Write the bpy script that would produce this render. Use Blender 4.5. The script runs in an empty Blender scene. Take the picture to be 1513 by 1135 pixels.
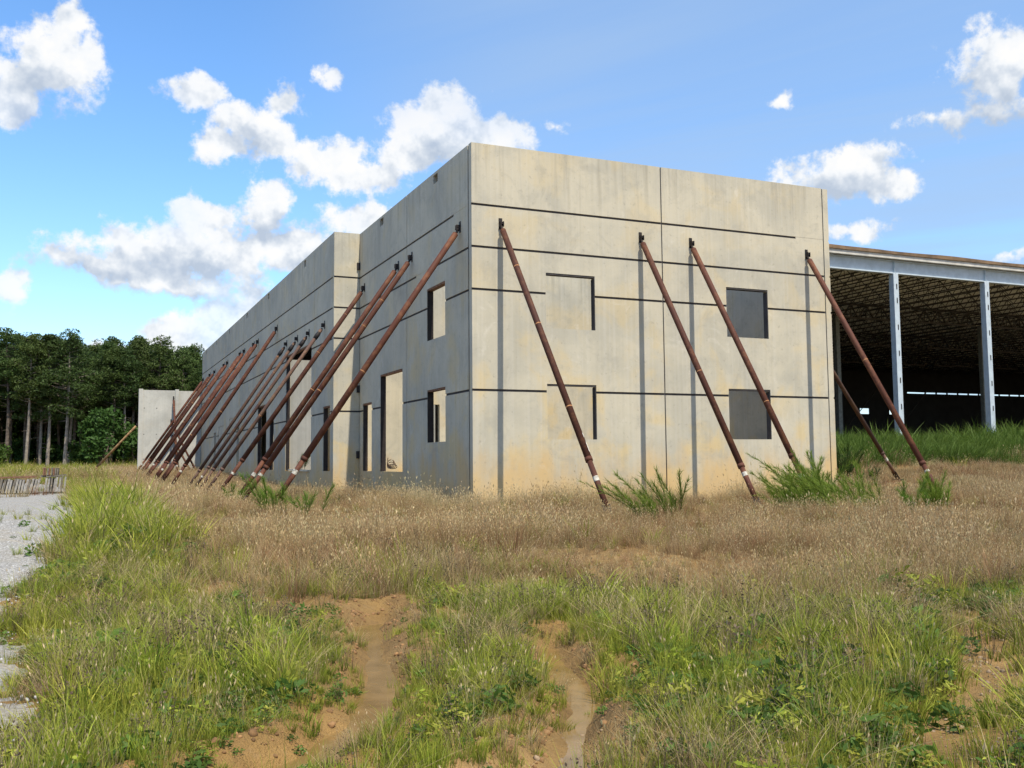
import bpy, bmesh, math, random
import numpy as np
from mathutils import Vector, Matrix

random.seed(7)
rng = np.random.default_rng(11)
R = math.radians
sc = bpy.context.scene
COL = sc.collection

# ------------------------------------------------------------------ camera
CAM = np.array([-9.14437, -23.20106, 1.172145])
FPX, YAW, PITCH, ROLL = 1443.54, 0.41597, 0.079433, -0.00882
_fw = np.array([math.sin(YAW) * math.cos(PITCH), math.cos(YAW) * math.cos(PITCH), math.sin(PITCH)])
_r0 = np.array([math.cos(YAW), -math.sin(YAW), 0.0])
_u0 = np.cross(_r0, _fw)
_r = _r0 * math.cos(ROLL) + _u0 * math.sin(ROLL)
_u = -_r0 * math.sin(ROLL) + _u0 * math.cos(ROLL)
cam_data = bpy.data.cameras.new('camera')
cam_data.sensor_width = 36.0
cam_data.lens = FPX / 1513.0 * 36.0
cam_data.clip_start = 0.05
cam_data.clip_end = 4000
cam = bpy.data.objects.new('camera', cam_data)
COL.objects.link(cam)
cam.matrix_world = Matrix(((_r[0], _u[0], -_fw[0], CAM[0]), (_r[1], _u[1], -_fw[1], CAM[1]),
                           (_r[2], _u[2], -_fw[2], CAM[2]), (0, 0, 0, 1)))
sc.camera = cam

# ------------------------------------------------------------------ light, sky, exposure
SUN_EL = R(60)
SUN_AZ = math.atan2(0.054 * math.tan(SUN_EL), -1.0)        # compass angle from +Y towards +X
SUN_DIR = Vector((math.sin(SUN_AZ) * math.cos(SUN_EL), math.cos(SUN_AZ) * math.cos(SUN_EL), math.sin(SUN_EL)))
sun_data = bpy.data.lights.new('sun', 'SUN')
sun_data.energy = 3.3
sun_data.angle = R(0.53)
sun_data.color = (1.0, 0.92, 0.78)
sun = bpy.data.objects.new('sun', sun_data)
COL.objects.link(sun)
sun.rotation_euler = SUN_DIR.to_track_quat('Z', 'Y').to_euler()
sun.location = (0, -30, 40)

sc.view_settings.view_transform = 'Standard'
sc.view_settings.look = 'None'
sc.view_settings.gamma = 1.0
sc.view_settings.use_curve_mapping = False
sc.view_settings.exposure = 0.95
SKY_STRENGTH = 0.148
CLOUD_STRENGTH = 0.53


class NT:
    """small helper for building node trees"""
    def __init__(self, tree):
        self.t = tree
        self.n = tree.nodes
        self.l = tree.links

    def set(self, sock, v):
        if v is None:
            return
        if isinstance(v, bpy.types.NodeSocket):
            self.l.new(v, sock)
        elif isinstance(v, (tuple, list)):
            if len(v) == 3 and len(sock.default_value) == 4:
                v = (*v, 1.0)
            sock.default_value = v
        else:
            sock.default_value = v

    def node(self, kind, **props):
        nd = self.n.new(kind)
        for k, v in props.items():
            setattr(nd, k, v)
        return nd

    def math(self, op, a, b=None, c=None, clamp=False):
        nd = self.node('ShaderNodeMath', operation=op, use_clamp=clamp)
        for i, v in enumerate((a, b, c)):
            self.set(nd.inputs[i], v)
        return nd.outputs[0]

    def vmath(self, op, a, b=None, c=None):
        nd = self.node('ShaderNodeVectorMath', operation=op)
        for i, v in enumerate((a, b, c)):
            if v is not None:
                if op == 'SCALE' and i == 1:
                    self.set(nd.inputs['Scale'], v)
                else:
                    self.set(nd.inputs[i], v)
        return nd.outputs['Value'] if op in ('LENGTH', 'DOT_PRODUCT', 'DISTANCE') else nd.outputs[0]

    def mix(self, fac, a, b, blend='MIX'):
        nd = self.node('ShaderNodeMix', data_type='RGBA', blend_type=blend)
        self.set(nd.inputs[0], fac)
        self.set(nd.inputs[6], a)
        self.set(nd.inputs[7], b)
        return nd.outputs[2]

    def noise(self, vec, scale, detail=4, rough=0.55, dist=0.0, out=0):
        nd = self.node('ShaderNodeTexNoise')
        self.set(nd.inputs['Vector'], vec)
        self.set(nd.inputs['Scale'], scale)
        self.set(nd.inputs['Detail'], detail)
        self.set(nd.inputs['Roughness'], rough)
        self.set(nd.inputs['Distortion'], dist)
        return nd.outputs[out]

    def voronoi(self, vec, scale, feature='F1', out='Distance', rand=1.0):
        nd = self.node('ShaderNodeTexVoronoi', feature=feature)
        self.set(nd.inputs['Vector'], vec)
        self.set(nd.inputs['Scale'], scale)
        self.set(nd.inputs['Randomness'], rand)
        return nd.outputs[out]

    def smooth(self, x, lo, hi, a=0.0, b=1.0):
        nd = self.node('ShaderNodeMapRange', interpolation_type='SMOOTHSTEP')
        for i, v in enumerate((x, lo, hi, a, b)):
            self.set(nd.inputs[i], v)
        return nd.outputs[0]

    def ramp(self, fac, stops):
        nd = self.node('ShaderNodeValToRGB')
        el = nd.color_ramp.elements
        while len(el) < len(stops):
            el.new(0.5)
        for e, (p, c) in zip(el, stops):
            e.position = p
            e.color = (*c, 1.0)
        self.set(nd.inputs[0], fac)
        return nd.outputs[0]

    def bump(self, h, strength=0.3, dist=0.02):
        nd = self.node('ShaderNodeBump')
        nd.inputs['Strength'].default_value = strength
        nd.inputs['Distance'].default_value = dist
        self.set(nd.inputs['Height'], h)
        return nd.outputs[0]


# cumulus banks: azimuth from +Y, elevation, half widths (radians)
CLOUDS = [(-0.0343, 0.3633, 0.0425, 0.0331), (-0.0179, 0.4042, 0.0154, 0.0202), (-0.0563, 0.3309, 0.0217, 0.0242),
 (-0.0669, 0.3598, 0.0135, 0.0102), (-0.0034, 0.3736, 0.0144, 0.0208), (0.1042, 0.3566, 0.0286, 0.0146),
 (0.147, 0.3325, 0.04, 0.0237), (0.1801, 0.3568, 0.0216, 0.0137), (0.1211, 0.3116, 0.0275, 0.0188),
 (0.2247, 0.2989, 0.0516, 0.0219), (0.2694, 0.2863, 0.0382, 0.0183), (0.2242, 0.374, 0.0124, 0.0081),
 (0.1739, 0.3122, 0.0269, 0.019), (0.3429, 0.335, 0.051, 0.0308), (0.3077, 0.307, 0.0386, 0.0195),
 (0.403, 0.3256, 0.0298, 0.0182), (0.4634, 0.3345, 0.0142, 0.0078), (0.0877, 0.2057, 0.0973, 0.027),
 (0.1647, 0.2451, 0.0239, 0.0234), (0.0998, 0.2368, 0.0354, 0.0179), (0.0264, 0.189, 0.0678, 0.0164),
 (0.1882, 0.2153, 0.0472, 0.0251), (0.0757, 0.174, 0.0766, 0.0103), (0.2592, 0.2443, 0.029, 0.0173),
 (0.1302, 0.1335, 0.045, 0.025), (0.0799, 0.120, 0.042, 0.0185), (0.0402, 0.1098, 0.034, 0.0137),
 (0.1662, 0.111, 0.0396, 0.0168), (0.7502, 0.2727, 0.0495, 0.0226), (0.7902, 0.261, 0.0218, 0.0149),
 (0.8936, 0.3516, 0.0386, 0.0316), (0.87, 0.3129, 0.0503, 0.0106), (0.6946, 0.3478, 0.0124, 0.0074),
 (0.7609, 0.2214, 0.0284, 0.0096), (0.8924, 0.1832, 0.0165, 0.0061), (-0.0642, 0.1621, 0.0144, 0.011)]


def make_world():
    w = bpy.data.worlds.new('World')
    sc.world = w
    w.use_nodes = True
    w.node_tree.nodes.clear()
    t = NT(w.node_tree)
    sky = t.node('ShaderNodeTexSky', sky_type='NISHITA')
    sky.sun_disc = False
    sky.sun_elevation = SUN_EL
    sky.sun_rotation = SUN_AZ
    sky.altitude = 120
    sky.air_density = 1.0
    sky.dust_density = 0.15
    sky.ozone_density = 3.0
    hsv = t.node('ShaderNodeHueSaturation')
    hsv.inputs['Saturation'].default_value = 1.18
    hsv.inputs['Hue'].default_value = 0.501
    hsv.inputs['Value'].default_value = 0.90
    t.set(hsv.inputs['Color'], sky.outputs[0])
    tc = t.node('ShaderNodeTexCoord')
    d = tc.outputs['Generated']
    sep = t.node('ShaderNodeSeparateXYZ')
    t.set(sep.inputs[0], d)
    az = t.math('ARCTAN2', sep.outputs[0], sep.outputs[1])
    el = t.math('ARCSINE', sep.outputs[2])
    comb = t.node('ShaderNodeCombineXYZ')
    t.set(comb.inputs[0], az)
    t.set(comb.inputs[1], el)
    p = comb.outputs[0]
    # warp so that cloud edges billow
    wn = t.noise(d, 17.0, 4, 0.6, 0, 1)
    wv = t.vmath('SUBTRACT', wn, (0.5, 0.5, 0.5))
    pw = t.vmath('ADD', p, t.vmath('SCALE', wv, 0.05))
    dist = None
    base = None
    for (a, e, ra, re) in CLOUDS:
        small = re < 0.0135                                # loose fragments: wider, thinner, more torn
        if small: ra, re = ra * 1.8, re * 1.8
        q = t.vmath('MULTIPLY_ADD', pw, (1 / ra, 1 / re, 0.0), (-a / ra, -e / re, 0.0))
        ln = t.vmath('LENGTH', q)
        if small: ln = t.math('ADD', ln, 0.5)
        dist = ln if dist is None else t.math('SMOOTH_MIN', dist, ln, 0.22)
        if re > 0.0225 or ra > 0.06:                       # shaded flat underside of the big banks
            lw_ = t.vmath('LENGTH', t.vmath('MULTIPLY_ADD', q, (0.85, 1.15, 0.0), (0.0, 0.75, 0.0)))
            base = lw_ if base is None else t.math('MINIMUM', base, lw_)
    # cumulus fields in the rest of the sky
    h = t.math('MAXIMUM', sep.outputs[2], 0.06)
    flat = t.vmath('SCALE', d, t.math('DIVIDE', 1.0, h))
    gen = t.noise(flat, 0.55, 3, 0.55)
    daz = t.math('ABSOLUTE', t.math('SUBTRACT', az, 0.416))
    away = t.math('MAXIMUM', t.smooth(daz, 0.55, 0.75), t.smooth(el, 0.46, 0.6))
    gfield = t.math('MULTIPLY', t.math('SUBTRACT', gen, 0.56), 5.0)
    gfield = t.math('SUBTRACT', t.math('MULTIPLY', t.math('ADD', gfield, 3.0), away), 3.0)
    n1 = t.noise(d, 30.0, 8, 0.64)
    dup = t.vmath('ADD', d, (0.003, -0.001, 0.011))
    na = t.noise(d, 21.0, 4, 0.55)
    n2 = t.noise(dup, 21.0, 4, 0.55)
    cov0 = t.math('MAXIMUM', t.math('SUBTRACT', 1.0, dist), gfield)
    cov = t.math('ADD', cov0, t.math('MULTIPLY', t.math('SUBTRACT', n1, 0.5), 2.9))
    alpha = t.smooth(cov, -0.30, 0.30)
    nb = t.noise(d, 7.0, 1, 0.5)
    alpha = t.math('MULTIPLY', alpha, t.smooth(nb, 0.28, 0.52, 0.74, 0.98))
    relief = t.math('MULTIPLY', t.math('SUBTRACT', na, n2), 2.6)
    thick = t.smooth(cov, -0.2, 1.2)
    shade = t.smooth(t.math('ADD', base, t.math('MULTIPLY', t.math('SUBTRACT', n1, 0.5), 0.9)), 0.15, 1.25, 0.55, 0.0)
    lit = t.math('SUBTRACT', t.math('ADD', t.math('ADD', 0.66, relief), t.math('MULTIPLY', thick, 0.22)), shade, clamp=True)
    ccol = t.ramp(lit, [(0.0, (0.50, 0.58, 0.70)), (0.35, (0.68, 0.74, 0.82)), (0.7, (0.93, 0.95, 0.97)), (1.0, (1.0, 0.99, 0.97))])
    # thin high veil, denser towards the right of the view
    vs = t.vmath('MULTIPLY', flat, (0.5, 1.6, 1.0))
    rotn = t.node('ShaderNodeVectorRotate', rotation_type='Z_AXIS')
    t.set(rotn.inputs['Vector'], flat)
    rotn.inputs['Angle'].default_value = 0.9
    vs = t.vmath('MULTIPLY', rotn.outputs[0], (0.35, 1.3, 1.0))
    vn = t.noise(vs, 0.9, 5, 0.55, 0.6)
    veil = t.math('MULTIPLY', t.smooth(vn, 0.28, 0.68, 0.40, 1.0), t.smooth(az, 0.10, 0.50, 0.05, 1.0))
    haze = t.smooth(el, 0.0, 0.30, 0.30, 0.04)
    veil = t.math('MAXIMUM', veil, haze)
    bg1 = t.node('ShaderNodeBackground')
    t.set(bg1.inputs[0], hsv.outputs[0])
    bg1.inputs[1].default_value = SKY_STRENGTH
    bgv = t.node('ShaderNodeBackground')
    t.set(bgv.inputs[0], (0.50, 0.70, 1.0))
    bgv.inputs[1].default_value = CLOUD_STRENGTH * 0.82
    m0 = t.node('ShaderNodeMixShader')
    t.set(m0.inputs[0], t.math('MULTIPLY', veil, 0.75))
    t.set(m0.inputs[1], bg1.outputs[0])
    t.set(m0.inputs[2], bgv.outputs[0])
    bg2 = t.node('ShaderNodeBackground')
    t.set(bg2.inputs[0], ccol)
    bg2.inputs[1].default_value = CLOUD_STRENGTH
    m1 = t.node('ShaderNodeMixShader')
    t.set(m1.inputs[0], alpha)
    t.set(m1.inputs[1], m0.outputs[0])
    t.set(m1.inputs[2], bg2.outputs[0])
    out = t.node('ShaderNodeOutputWorld')
    t.set(out.inputs[0], m1.outputs[0])
    w.cycles.sampling_method = 'MANUAL'
    w.cycles.sample_map_resolution = 512


make_world()
sc.cycles.max_bounces = 6
sc.cycles.diffuse_bounces = 3
sc.cycles.transparent_max_bounces = 8
sc.cycles.use_denoising = True

# ------------------------------------------------------------------ numpy noise + terrain
_perm = np.random.default_rng(3).random((256, 256))


def vnoise(x, y):
    xi = np.floor(x).astype(int); yi = np.floor(y).astype(int)
    fx = x - xi; fy = y - yi
    fx = fx * fx * (3 - 2 * fx); fy = fy * fy * (3 - 2 * fy)
    a = _perm[xi & 255, yi & 255]; b = _perm[(xi + 1) & 255, yi & 255]
    c = _perm[xi & 255, (yi + 1) & 255]; d = _perm[(xi + 1) & 255, (yi + 1) & 255]
    return (a * (1 - fx) + b * fx) * (1 - fy) + (c * (1 - fx) + d * fx) * fy


def fbm(x, y, o=3):
    s = 0; a = 1; n = 0
    for i in range(o):
        s = s + a * vnoise(x * 2 ** i + 17.3 * i, y * 2 ** i + 5.1 * i); n += a; a *= 0.5
    return s / n


def sstep(x, a, b):
    t = np.clip((x - a) / (b - a), 0, 1)
    return t * t * (3 - 2 * t)


def seg_dist(x, y, pts):
    best = np.full(np.shape(x), 1e9)
    for (x0, y0), (x1, y1) in zip(pts[:-1], pts[1:]):
        dx, dy = x1 - x0, y1 - y0
        t = np.clip(((x - x0) * dx + (y - y0) * dy) / (dx * dx + dy * dy), 0, 1)
        best = np.minimum(best, np.hypot(x - x0 - t * dx, y - y0 - t * dy))
    return best


RUT_A = [(-6.1, -12.7), (-6.45, -13.4), (-6.62, -14.3), (-6.85, -15.2), (-7.05, -16.0), (-7.45, -17.0), (-8.0, -17.65), (-8.8, -18.4)]
RUT_B = [(-5.2, -15.0), (-5.5, -15.9), (-5.8, -16.9), (-6.25, -17.6), (-6.6, -18.2), (-7.2, -18.8)]
RUT_C = [(-0.9, -15.9), (-2.3, -17.3), (-3.2, -18.1), (-4.5, -19.0), (-5.5, -19.8)]
BARE_D = [(-8.0, -9.2), (-7.5, -11.2), (-7.0, -12.2), (-6.5, -12.9), (-5.7, -12.5), (-4.6, -12.0), (-3.6, -11.5)]
BARE_E = [(-7.4, -3.5), (-7.8, -0.5), (-8.0, 3.0)]
BARE_F = [(-1.8, -6.6), (-0.3, -7.0), (0.8, -7.2)]
BARE_G = [(14.5, 1.0), (17.5, 3.0), (20.0, 5.0)]


def ground(x, y):
    x = np.asarray(x, float); y = np.asarray(y, float)
    z = np.interp(y, [-60, -12, -7, -3, 20, 52, 95, 300], [-0.42, -0.40, -0.15, 0.0, 0.0, 0.42, 0.8, 1.5])
    rise = sstep(y, 3.0, 16.5) * sstep(x, 12.5, 19.0)
    z = z * (1 - rise) + 1.72 * rise
    z = z + 0.42 * np.exp(-(((x - 17.0) / 2.2) ** 2 + ((y - 2.4) / 1.3) ** 2))
    near = np.exp(-np.maximum(0, np.hypot(x + 6, y + 15) - 8) / 14)
    z = z + near * ((fbm(x * 0.55, y * 0.55, 2) - 0.5) * 0.10 + (fbm(x * 2.3 + 9, y * 2.3, 3) - 0.5) * 0.08 + (fbm(x * 7 + 3, y * 7, 3) - 0.5) * 0.045)
    for pts, w, dp, berm in ((RUT_A, 0.20, 0.17, 0.06), (RUT_B, 0.19, 0.16, 0.05), (RUT_C, 0.38, 0.08, 0.04)):
        wob = 1 + 0.6 * (fbm(x * 2.2 + 4, y * 2.2 + 1, 2) - 0.5)
        dd = seg_dist(x, y, pts) * wob
        z = z - dp * np.exp(-(dd / w) ** 2) + berm * np.exp(-((dd - 2.1 * w) / (0.7 * w)) ** 2)
    return z


GRAVEL_EDGE = [(-60, -6.0), (-10.6, -12.2), (-10.1, -12.9), (-9.55, -16.0), (-9.6, -19), (-12, -24), (-70, -24)]


def gravel_in(x, y):
    """signed metres inside the gravel lot (approximate)"""
    ex = np.interp(y, [-24, -17.5, -16, -14.5, -12.5, -10.5, -7.5, -2, 7, 18, 27, 34, 40],
                   [-9.9, -9.45, -9.35, -9.45, -9.75, -9.75, -9.15, -8.95, -8.95, -9.2, -9.45, -10.5, -14.0])
    return (ex - x) + (fbm(x * 1.3, y * 0.9, 3) - 0.5) * 0.9 - 0.1 - 60 * sstep(y, 36, 48)


# ------------------------------------------------------------------ object helpers
def tag(o, label=None, cat=None, group=None, kind=None):
    if label: o['label'] = label
    if cat: o['category'] = cat
    if group: o['group'] = group
    if kind: o['kind'] = kind
    return o


def mesh_obj(name, verts, faces, mat, parent=None, smooth=False):
    me = bpy.data.meshes.new(name)
    me.from_pydata([tuple(v) for v in verts], [], [tuple(f) for f in faces])
    me.update()
    if smooth:
        me.polygons.foreach_set('use_smooth', [True] * len(me.polygons))
    if mat: me.materials.append(mat)
    o = bpy.data.objects.new(name, me)
    COL.objects.link(o)
    if parent: o.parent = parent
    return o


def inst(name, me, parent=None, loc=(0, 0, 0), rot=(0, 0, 0), scale=(1, 1, 1)):
    o = bpy.data.objects.new(name, me)
    COL.objects.link(o)
    o.location = loc; o.rotation_euler = rot; o.scale = scale
    if parent: o.parent = parent
    return o


def empty(name, loc=(0, 0, 0), rz=0.0):
    o = bpy.data.objects.new(name, None)
    COL.objects.link(o)
    o.location = loc; o.rotation_euler = (0, 0, rz)
    o.empty_display_size = 0.2
    return o


class MB:
    def __init__(self):
        self.v = []; self.f = []

    def quad(self, a, b, c, d):
        i = len(self.v); self.v += [a, b, c, d]; self.f.append((i, i + 1, i + 2, i + 3))

    def box(self, lo, hi):
        x0, y0, z0 = lo; x1, y1, z1 = hi
        i = len(self.v)
        self.v += [(x0, y0, z0), (x1, y0, z0), (x1, y1, z0), (x0, y1, z0), (x0, y0, z1), (x1, y0, z1), (x1, y1, z1), (x0, y1, z1)]
        self.f += [tuple(i + k for k in q) for q in ((0, 3, 2, 1), (4, 5, 6, 7), (0, 1, 5, 4), (1, 2, 6, 5), (2, 3, 7, 6), (3, 0, 4, 7))]
        return self

    def bar(self, a, b, w, h=None, up=(0, 0, 1)):
        """rectangular bar from a to b"""
        h = h or w
        a = Vector(a); b = Vector(b); d = (b - a).normalized()
        upv = Vector(up)
        if abs(d.dot(upv)) > 0.98: upv = Vector((1, 0, 0))
        s = d.cross(upv).normalized(); u = s.cross(d).normalized()
        i = len(self.v)
        for c in (a, b):
            for (p, q) in ((-1, -1), (1, -1), (1, 1), (-1, 1)):
                self.v.append(tuple(c + s * (p * w / 2) + u * (q * h / 2)))
        self.f += [tuple(i + k for k in q) for q in ((3, 2, 1, 0), (4, 5, 6, 7), (0, 1, 5, 4), (1, 2, 6, 5), (2, 3, 7, 6), (3, 0, 4, 7))]
        return self

    def tube(self, pts, radii, seg=12, caps=True):
        pts = [Vector(p) for p in pts]
        n = len(pts)
        if not hasattr(radii, '__len__'): radii = [radii] * n
        base = len(self.v)
        prev = None
        for k, p in enumerate(pts):
            d = (pts[min(k + 1, n - 1)] - pts[max(k - 1, 0)]).normalized()
            if prev is None:
                ref = Vector((0, 0, 1)) if abs(d.z) < 0.9 else Vector((1, 0, 0))
                s = d.cross(ref).normalized()
            else:
                s = (prev - d * prev.dot(d)).normalized()
            prev = s
            u = d.cross(s)
            for j in range(seg):
                a = 2 * math.pi * j / seg
                self.v.append(tuple(p + (s * math.cos(a) + u * math.sin(a)) * radii[k]))
        for k in range(n - 1):
            for j in range(seg):
                a = base + k * seg + j; b = base + k * seg + (j + 1) % seg
                self.f.append((a, b, b + seg, a + seg))
        if caps:
            self.f.append(tuple(base + j for j in reversed(range(seg))))
            self.f.append(tuple(base + (n - 1) * seg + j for j in range(seg)))
        return self

    def build(self, name, mat, parent=None, smooth=False):
        return mesh_obj(name, self.v, self.f, mat, parent, smooth)


# ------------------------------------------------------------------ materials
def new_mat(name):
    m = bpy.data.materials.new(name)
    m.use_nodes = True
    m.node_tree.nodes.clear()
    t = NT(m.node_tree)
    out = t.node('ShaderNodeOutputMaterial')
    b = t.node('ShaderNodeBsdfPrincipled')
    t.set(out.inputs[0], b.outputs[0])
    return m, t, b, out


def pos_node(t):
    return t.node('ShaderNodeNewGeometry').outputs['Position']


def concrete_mat(name, base, dark, warm, stain=1.0):
    m, t, b, out = new_mat(name)
    p = pos_node(t)
    sep = t.node('ShaderNodeSeparateXYZ'); t.set(sep.inputs[0], p)
    big = t.noise(p, 0.55, 5, 0.6, 0.4)
    mid = t.noise(p, 2.3, 6, 0.65, 0.3)
    fine = t.noise(p, 38.0, 3, 0.6)
    streak = t.noise(t.vmath('MULTIPLY', p, (3.2, 3.2, 0.16)), 1.6, 5, 0.6)
    board = t.noise(t.vmath('MULTIPLY', p, (9.0, 9.0, 0.10)), 1.3, 2, 0.5)
    c = t.mix(t.smooth(big, 0.35, 0.68), base, dark)
    c = t.mix(t.math('MULTIPLY', t.smooth(mid, 0.50, 0.72), 0.45), c, dark)
    wm = t.noise(t.vmath('ADD', p, (13.0, 4.0, 7.0)), 0.75, 4, 0.55, 0.5)
    low = t.smooth(sep.outputs[2], 1.0, 7.5, 1.0, 0.45)
    c = t.mix(t.math('MULTIPLY', t.math('MULTIPLY', t.smooth(wm, 0.48, 0.68), low), 0.75 * stain), c, warm)
    topdark = t.smooth(sep.outputs[2], 7.2, 9.6, 0.25, 1.0)
    c = t.mix(t.math('MULTIPLY', t.math('MULTIPLY', t.smooth(streak, 0.48, 0.70), topdark), 0.42), c, (0.20, 0.185, 0.145))
    c = t.mix(t.math('MULTIPLY', t.smooth(board, 0.40, 0.75), 0.13), c, (0.62, 0.60, 0.55))
    # soil splash along the foot
    sp = t.noise(t.vmath('MULTIPLY', p, (1.6, 1.6, 0.5)), 1.0, 5, 0.6)
    hgt = t.math('ADD', sep.outputs[2], t.math('MULTIPLY', t.math('SUBTRACT', sp, 0.5), -3.2))
    c = t.mix(t.smooth(hgt, 0.25, 1.8, 0.82 * stain, 0.0), c, (0.56, 0.37, 0.145))
    # small dark mottles and pinholes
    sm = t.noise(p, 7.5, 4, 0.7)
    c = t.mix(t.smooth(sm, 0.56, 0.74, 0.0, 0.42), c, (0.19, 0.18, 0.15))
    cl = t.noise(t.vmath('ADD', p, (5.0, 2.0, 9.0)), 1.1, 7, 0.72, 0.6)
    c = t.mix(t.smooth(cl, 0.50, 0.66, 0.0, 0.32), c, (0.27, 0.26, 0.22))
    c = t.mix(t.smooth(cl, 0.28, 0.42, 0.35, 0.0), c, (0.66, 0.62, 0.53))
    pin = t.voronoi(p, 5.0)
    c = t.mix(t.smooth(pin, 0.012, 0.03, 0.55, 0.0), c, (0.07, 0.06, 0.05))
    c = t.mix(t.math('MULTIPLY', fine, 0.22), c, (0.25, 0.235, 0.20))
    t.set(b.inputs['Base Color'], c)
    b.inputs['Roughness'].default_value = 0.88
    b.inputs['Specular IOR Level'].default_value = 0.25
    hh = t.math('ADD', t.math('MULTIPLY', mid, 0.5), t.math('MULTIPLY', fine, 0.25))
    t.set(b.inputs['Normal'], t.bump(hh, 0.25, 0.012))
    return m


M = {}
M['concrete'] = concrete_mat('tilt_up_concrete', (0.50, 0.455, 0.345), (0.395, 0.37, 0.295), (0.56, 0.43, 0.21))
M['concrete_grey'] = concrete_mat('grey_concrete', (0.47, 0.46, 0.41), (0.37, 0.365, 0.33), (0.48, 0.42, 0.31), 0.35)

M['concrete_shade_tone'] = concrete_mat('dull_grey_concrete', (0.33, 0.33, 0.305), (0.27, 0.27, 0.25), (0.34, 0.31, 0.25), 0.2)  # grey darkened so the sunlit cross wall looks as if in shade


def plain(name, col, rough=0.7, metal=0.0, var=0.25, scale=6.0, spec=0.3):
    m, t, b, out = new_mat(name)
    p = pos_node(t)
    n = t.noise(p, scale, 5, 0.6)
    dark = tuple(c * (1 - var * 1.6) for c in col)
    lite = tuple(min(1, c * (1 + var)) for c in col)
    t.set(b.inputs['Base Color'], t.ramp(n, [(0.3, dark), (0.55, col), (0.75, lite)]))
    b.inputs['Roughness'].default_value = rough
    b.inputs['Metallic'].default_value = metal
    b.inputs['Specular IOR Level'].default_value = spec
    t.set(b.inputs['Normal'], t.bump(n, 0.15, 0.01))
    return m


def rust_mat(name, paint, rust, amount):
    m, t, b, out = new_mat(name)
    tc = t.node('ShaderNodeTexCoord')
    p = tc.outputs['Object']
    n = t.noise(p, 3.5, 7, 0.68, 0.3)
    n2 = t.noise(p, 22.0, 4, 0.6)
    oi = t.node('ShaderNodeObjectInfo')
    tint = t.math('MULTIPLY_ADD', oi.outputs['Random'], 0.5, 0.75)
    c = t.mix(t.smooth(t.math('ADD', n, t.math('MULTIPLY', n2, 0.25)), 0.72 - amount, 0.92 - amount), paint, rust)
    c = t.mix(t.smooth(n2, 0.62, 0.8, 0.0, 0.5), c, (0.03, 0.018, 0.014))
    c = t.mix(1.0, c, t.node('ShaderNodeCombineColor').outputs[0], 'MIX') if False else c
    hs = t.node('ShaderNodeHueSaturation')
    t.set(hs.inputs['Value'], tint)
    t.set(hs.inputs['Color'], c)
    t.set(b.inputs['Base Color'], hs.outputs[0])
    b.inputs['Roughness'].default_value = 0.68
    b.inputs['Specular IOR Level'].default_value = 0.2
    t.set(b.inputs['Normal'], t.bump(n2, 0.2, 0.004))
    return m


M['brace'] = rust_mat('oxide_red_pipe', (0.078, 0.029, 0.018), (0.135, 0.056, 0.028), 0.14)
M['brace_grey'] = rust_mat('weathered_pipe', (0.095, 0.055, 0.042), (0.15, 0.085, 0.05), 0.15)
M['brace_pale'] = rust_mat('ochre_worn_pipe', (0.10, 0.05, 0.03), (0.36, 0.22, 0.10), 0.25)
M['steel_and_shade'] = plain('bracket_steel_and_jamb_shade', (0.028, 0.022, 0.02), 0.6, 0.2)
M['band'] = plain('chipped_white_band', (0.46, 0.43, 0.36), 0.8, 0, 0.5, 22)
M['sticker'] = plain('torn_white_sticker', (0.74, 0.72, 0.66), 0.7, 0, 0.3, 25)
M['orange_wear'] = plain('bare_rust_ring', (0.36, 0.17, 0.07), 0.8, 0, 0.3, 30)
M['bluegrey'] = plain('primer_blue_grey_steel', (0.43, 0.49, 0.53), 0.55, 0.0, 0.10, 3)
M['joist'] = plain('joist_grey_primer', (0.055, 0.05, 0.045), 0.7, 0.0, 0.2, 3)
M['deck'] = plain('roof_deck_underside', (0.74, 0.71, 0.60), 0.6, 0, 0.08, 1)
M['fascia'] = plain('fascia_pale_grey', (0.50, 0.48, 0.43), 0.7, 0, 0.2, 2)
M['roofing'] = plain('tan_roofing', (0.14, 0.09, 0.05), 0.9, 0, 0.35, 1.2)
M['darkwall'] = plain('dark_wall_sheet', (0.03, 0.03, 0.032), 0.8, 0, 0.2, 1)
M['seal_and_shade'] = plain('joint_sealant_and_shade', (0.05, 0.045, 0.045), 0.8, 0, 0.2, 4)
M['slab'] = plain('concrete_floor', (0.34, 0.31, 0.26), 0.9, 0, 0.2, 0.8)
M['wood'] = plain('weathered_timber', (0.17, 0.15, 0.12), 0.9, 0, 0.35, 9)
M['wood_grey'] = plain('silver_grey_timber', (0.30, 0.28, 0.25), 0.9, 0, 0.3, 9)
M['wood_rust'] = plain('reddish_timber', (0.19, 0.10, 0.06), 0.9, 0, 0.35, 9)
M['plank'] = plain('pale_plank', (0.62, 0.53, 0.38), 0.85, 0, 0.2, 9)
M['wire'] = plain('rusty_wire', (0.10, 0.055, 0.03), 0.8, 0, 0.2, 9)
M['bark'] = plain('pine_bark', (0.14, 0.11, 0.085), 0.95, 0, 0.4, 4)
M['bark_pale'] = plain('pale_pine_bark', (0.27, 0.23, 0.185), 0.95, 0, 0.3, 4)
M['stone'] = plain('field_stone', (0.28, 0.20, 0.125), 0.9, 0, 0.35, 8)
M['clod'] = plain('clay_clod', (0.25, 0.14, 0.06), 0.95, 0, 0.4, 10)
M['pebble'] = plain('grey_gravel_stone', (0.46, 0.455, 0.44), 0.9, 0, 0.3, 5)


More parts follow.
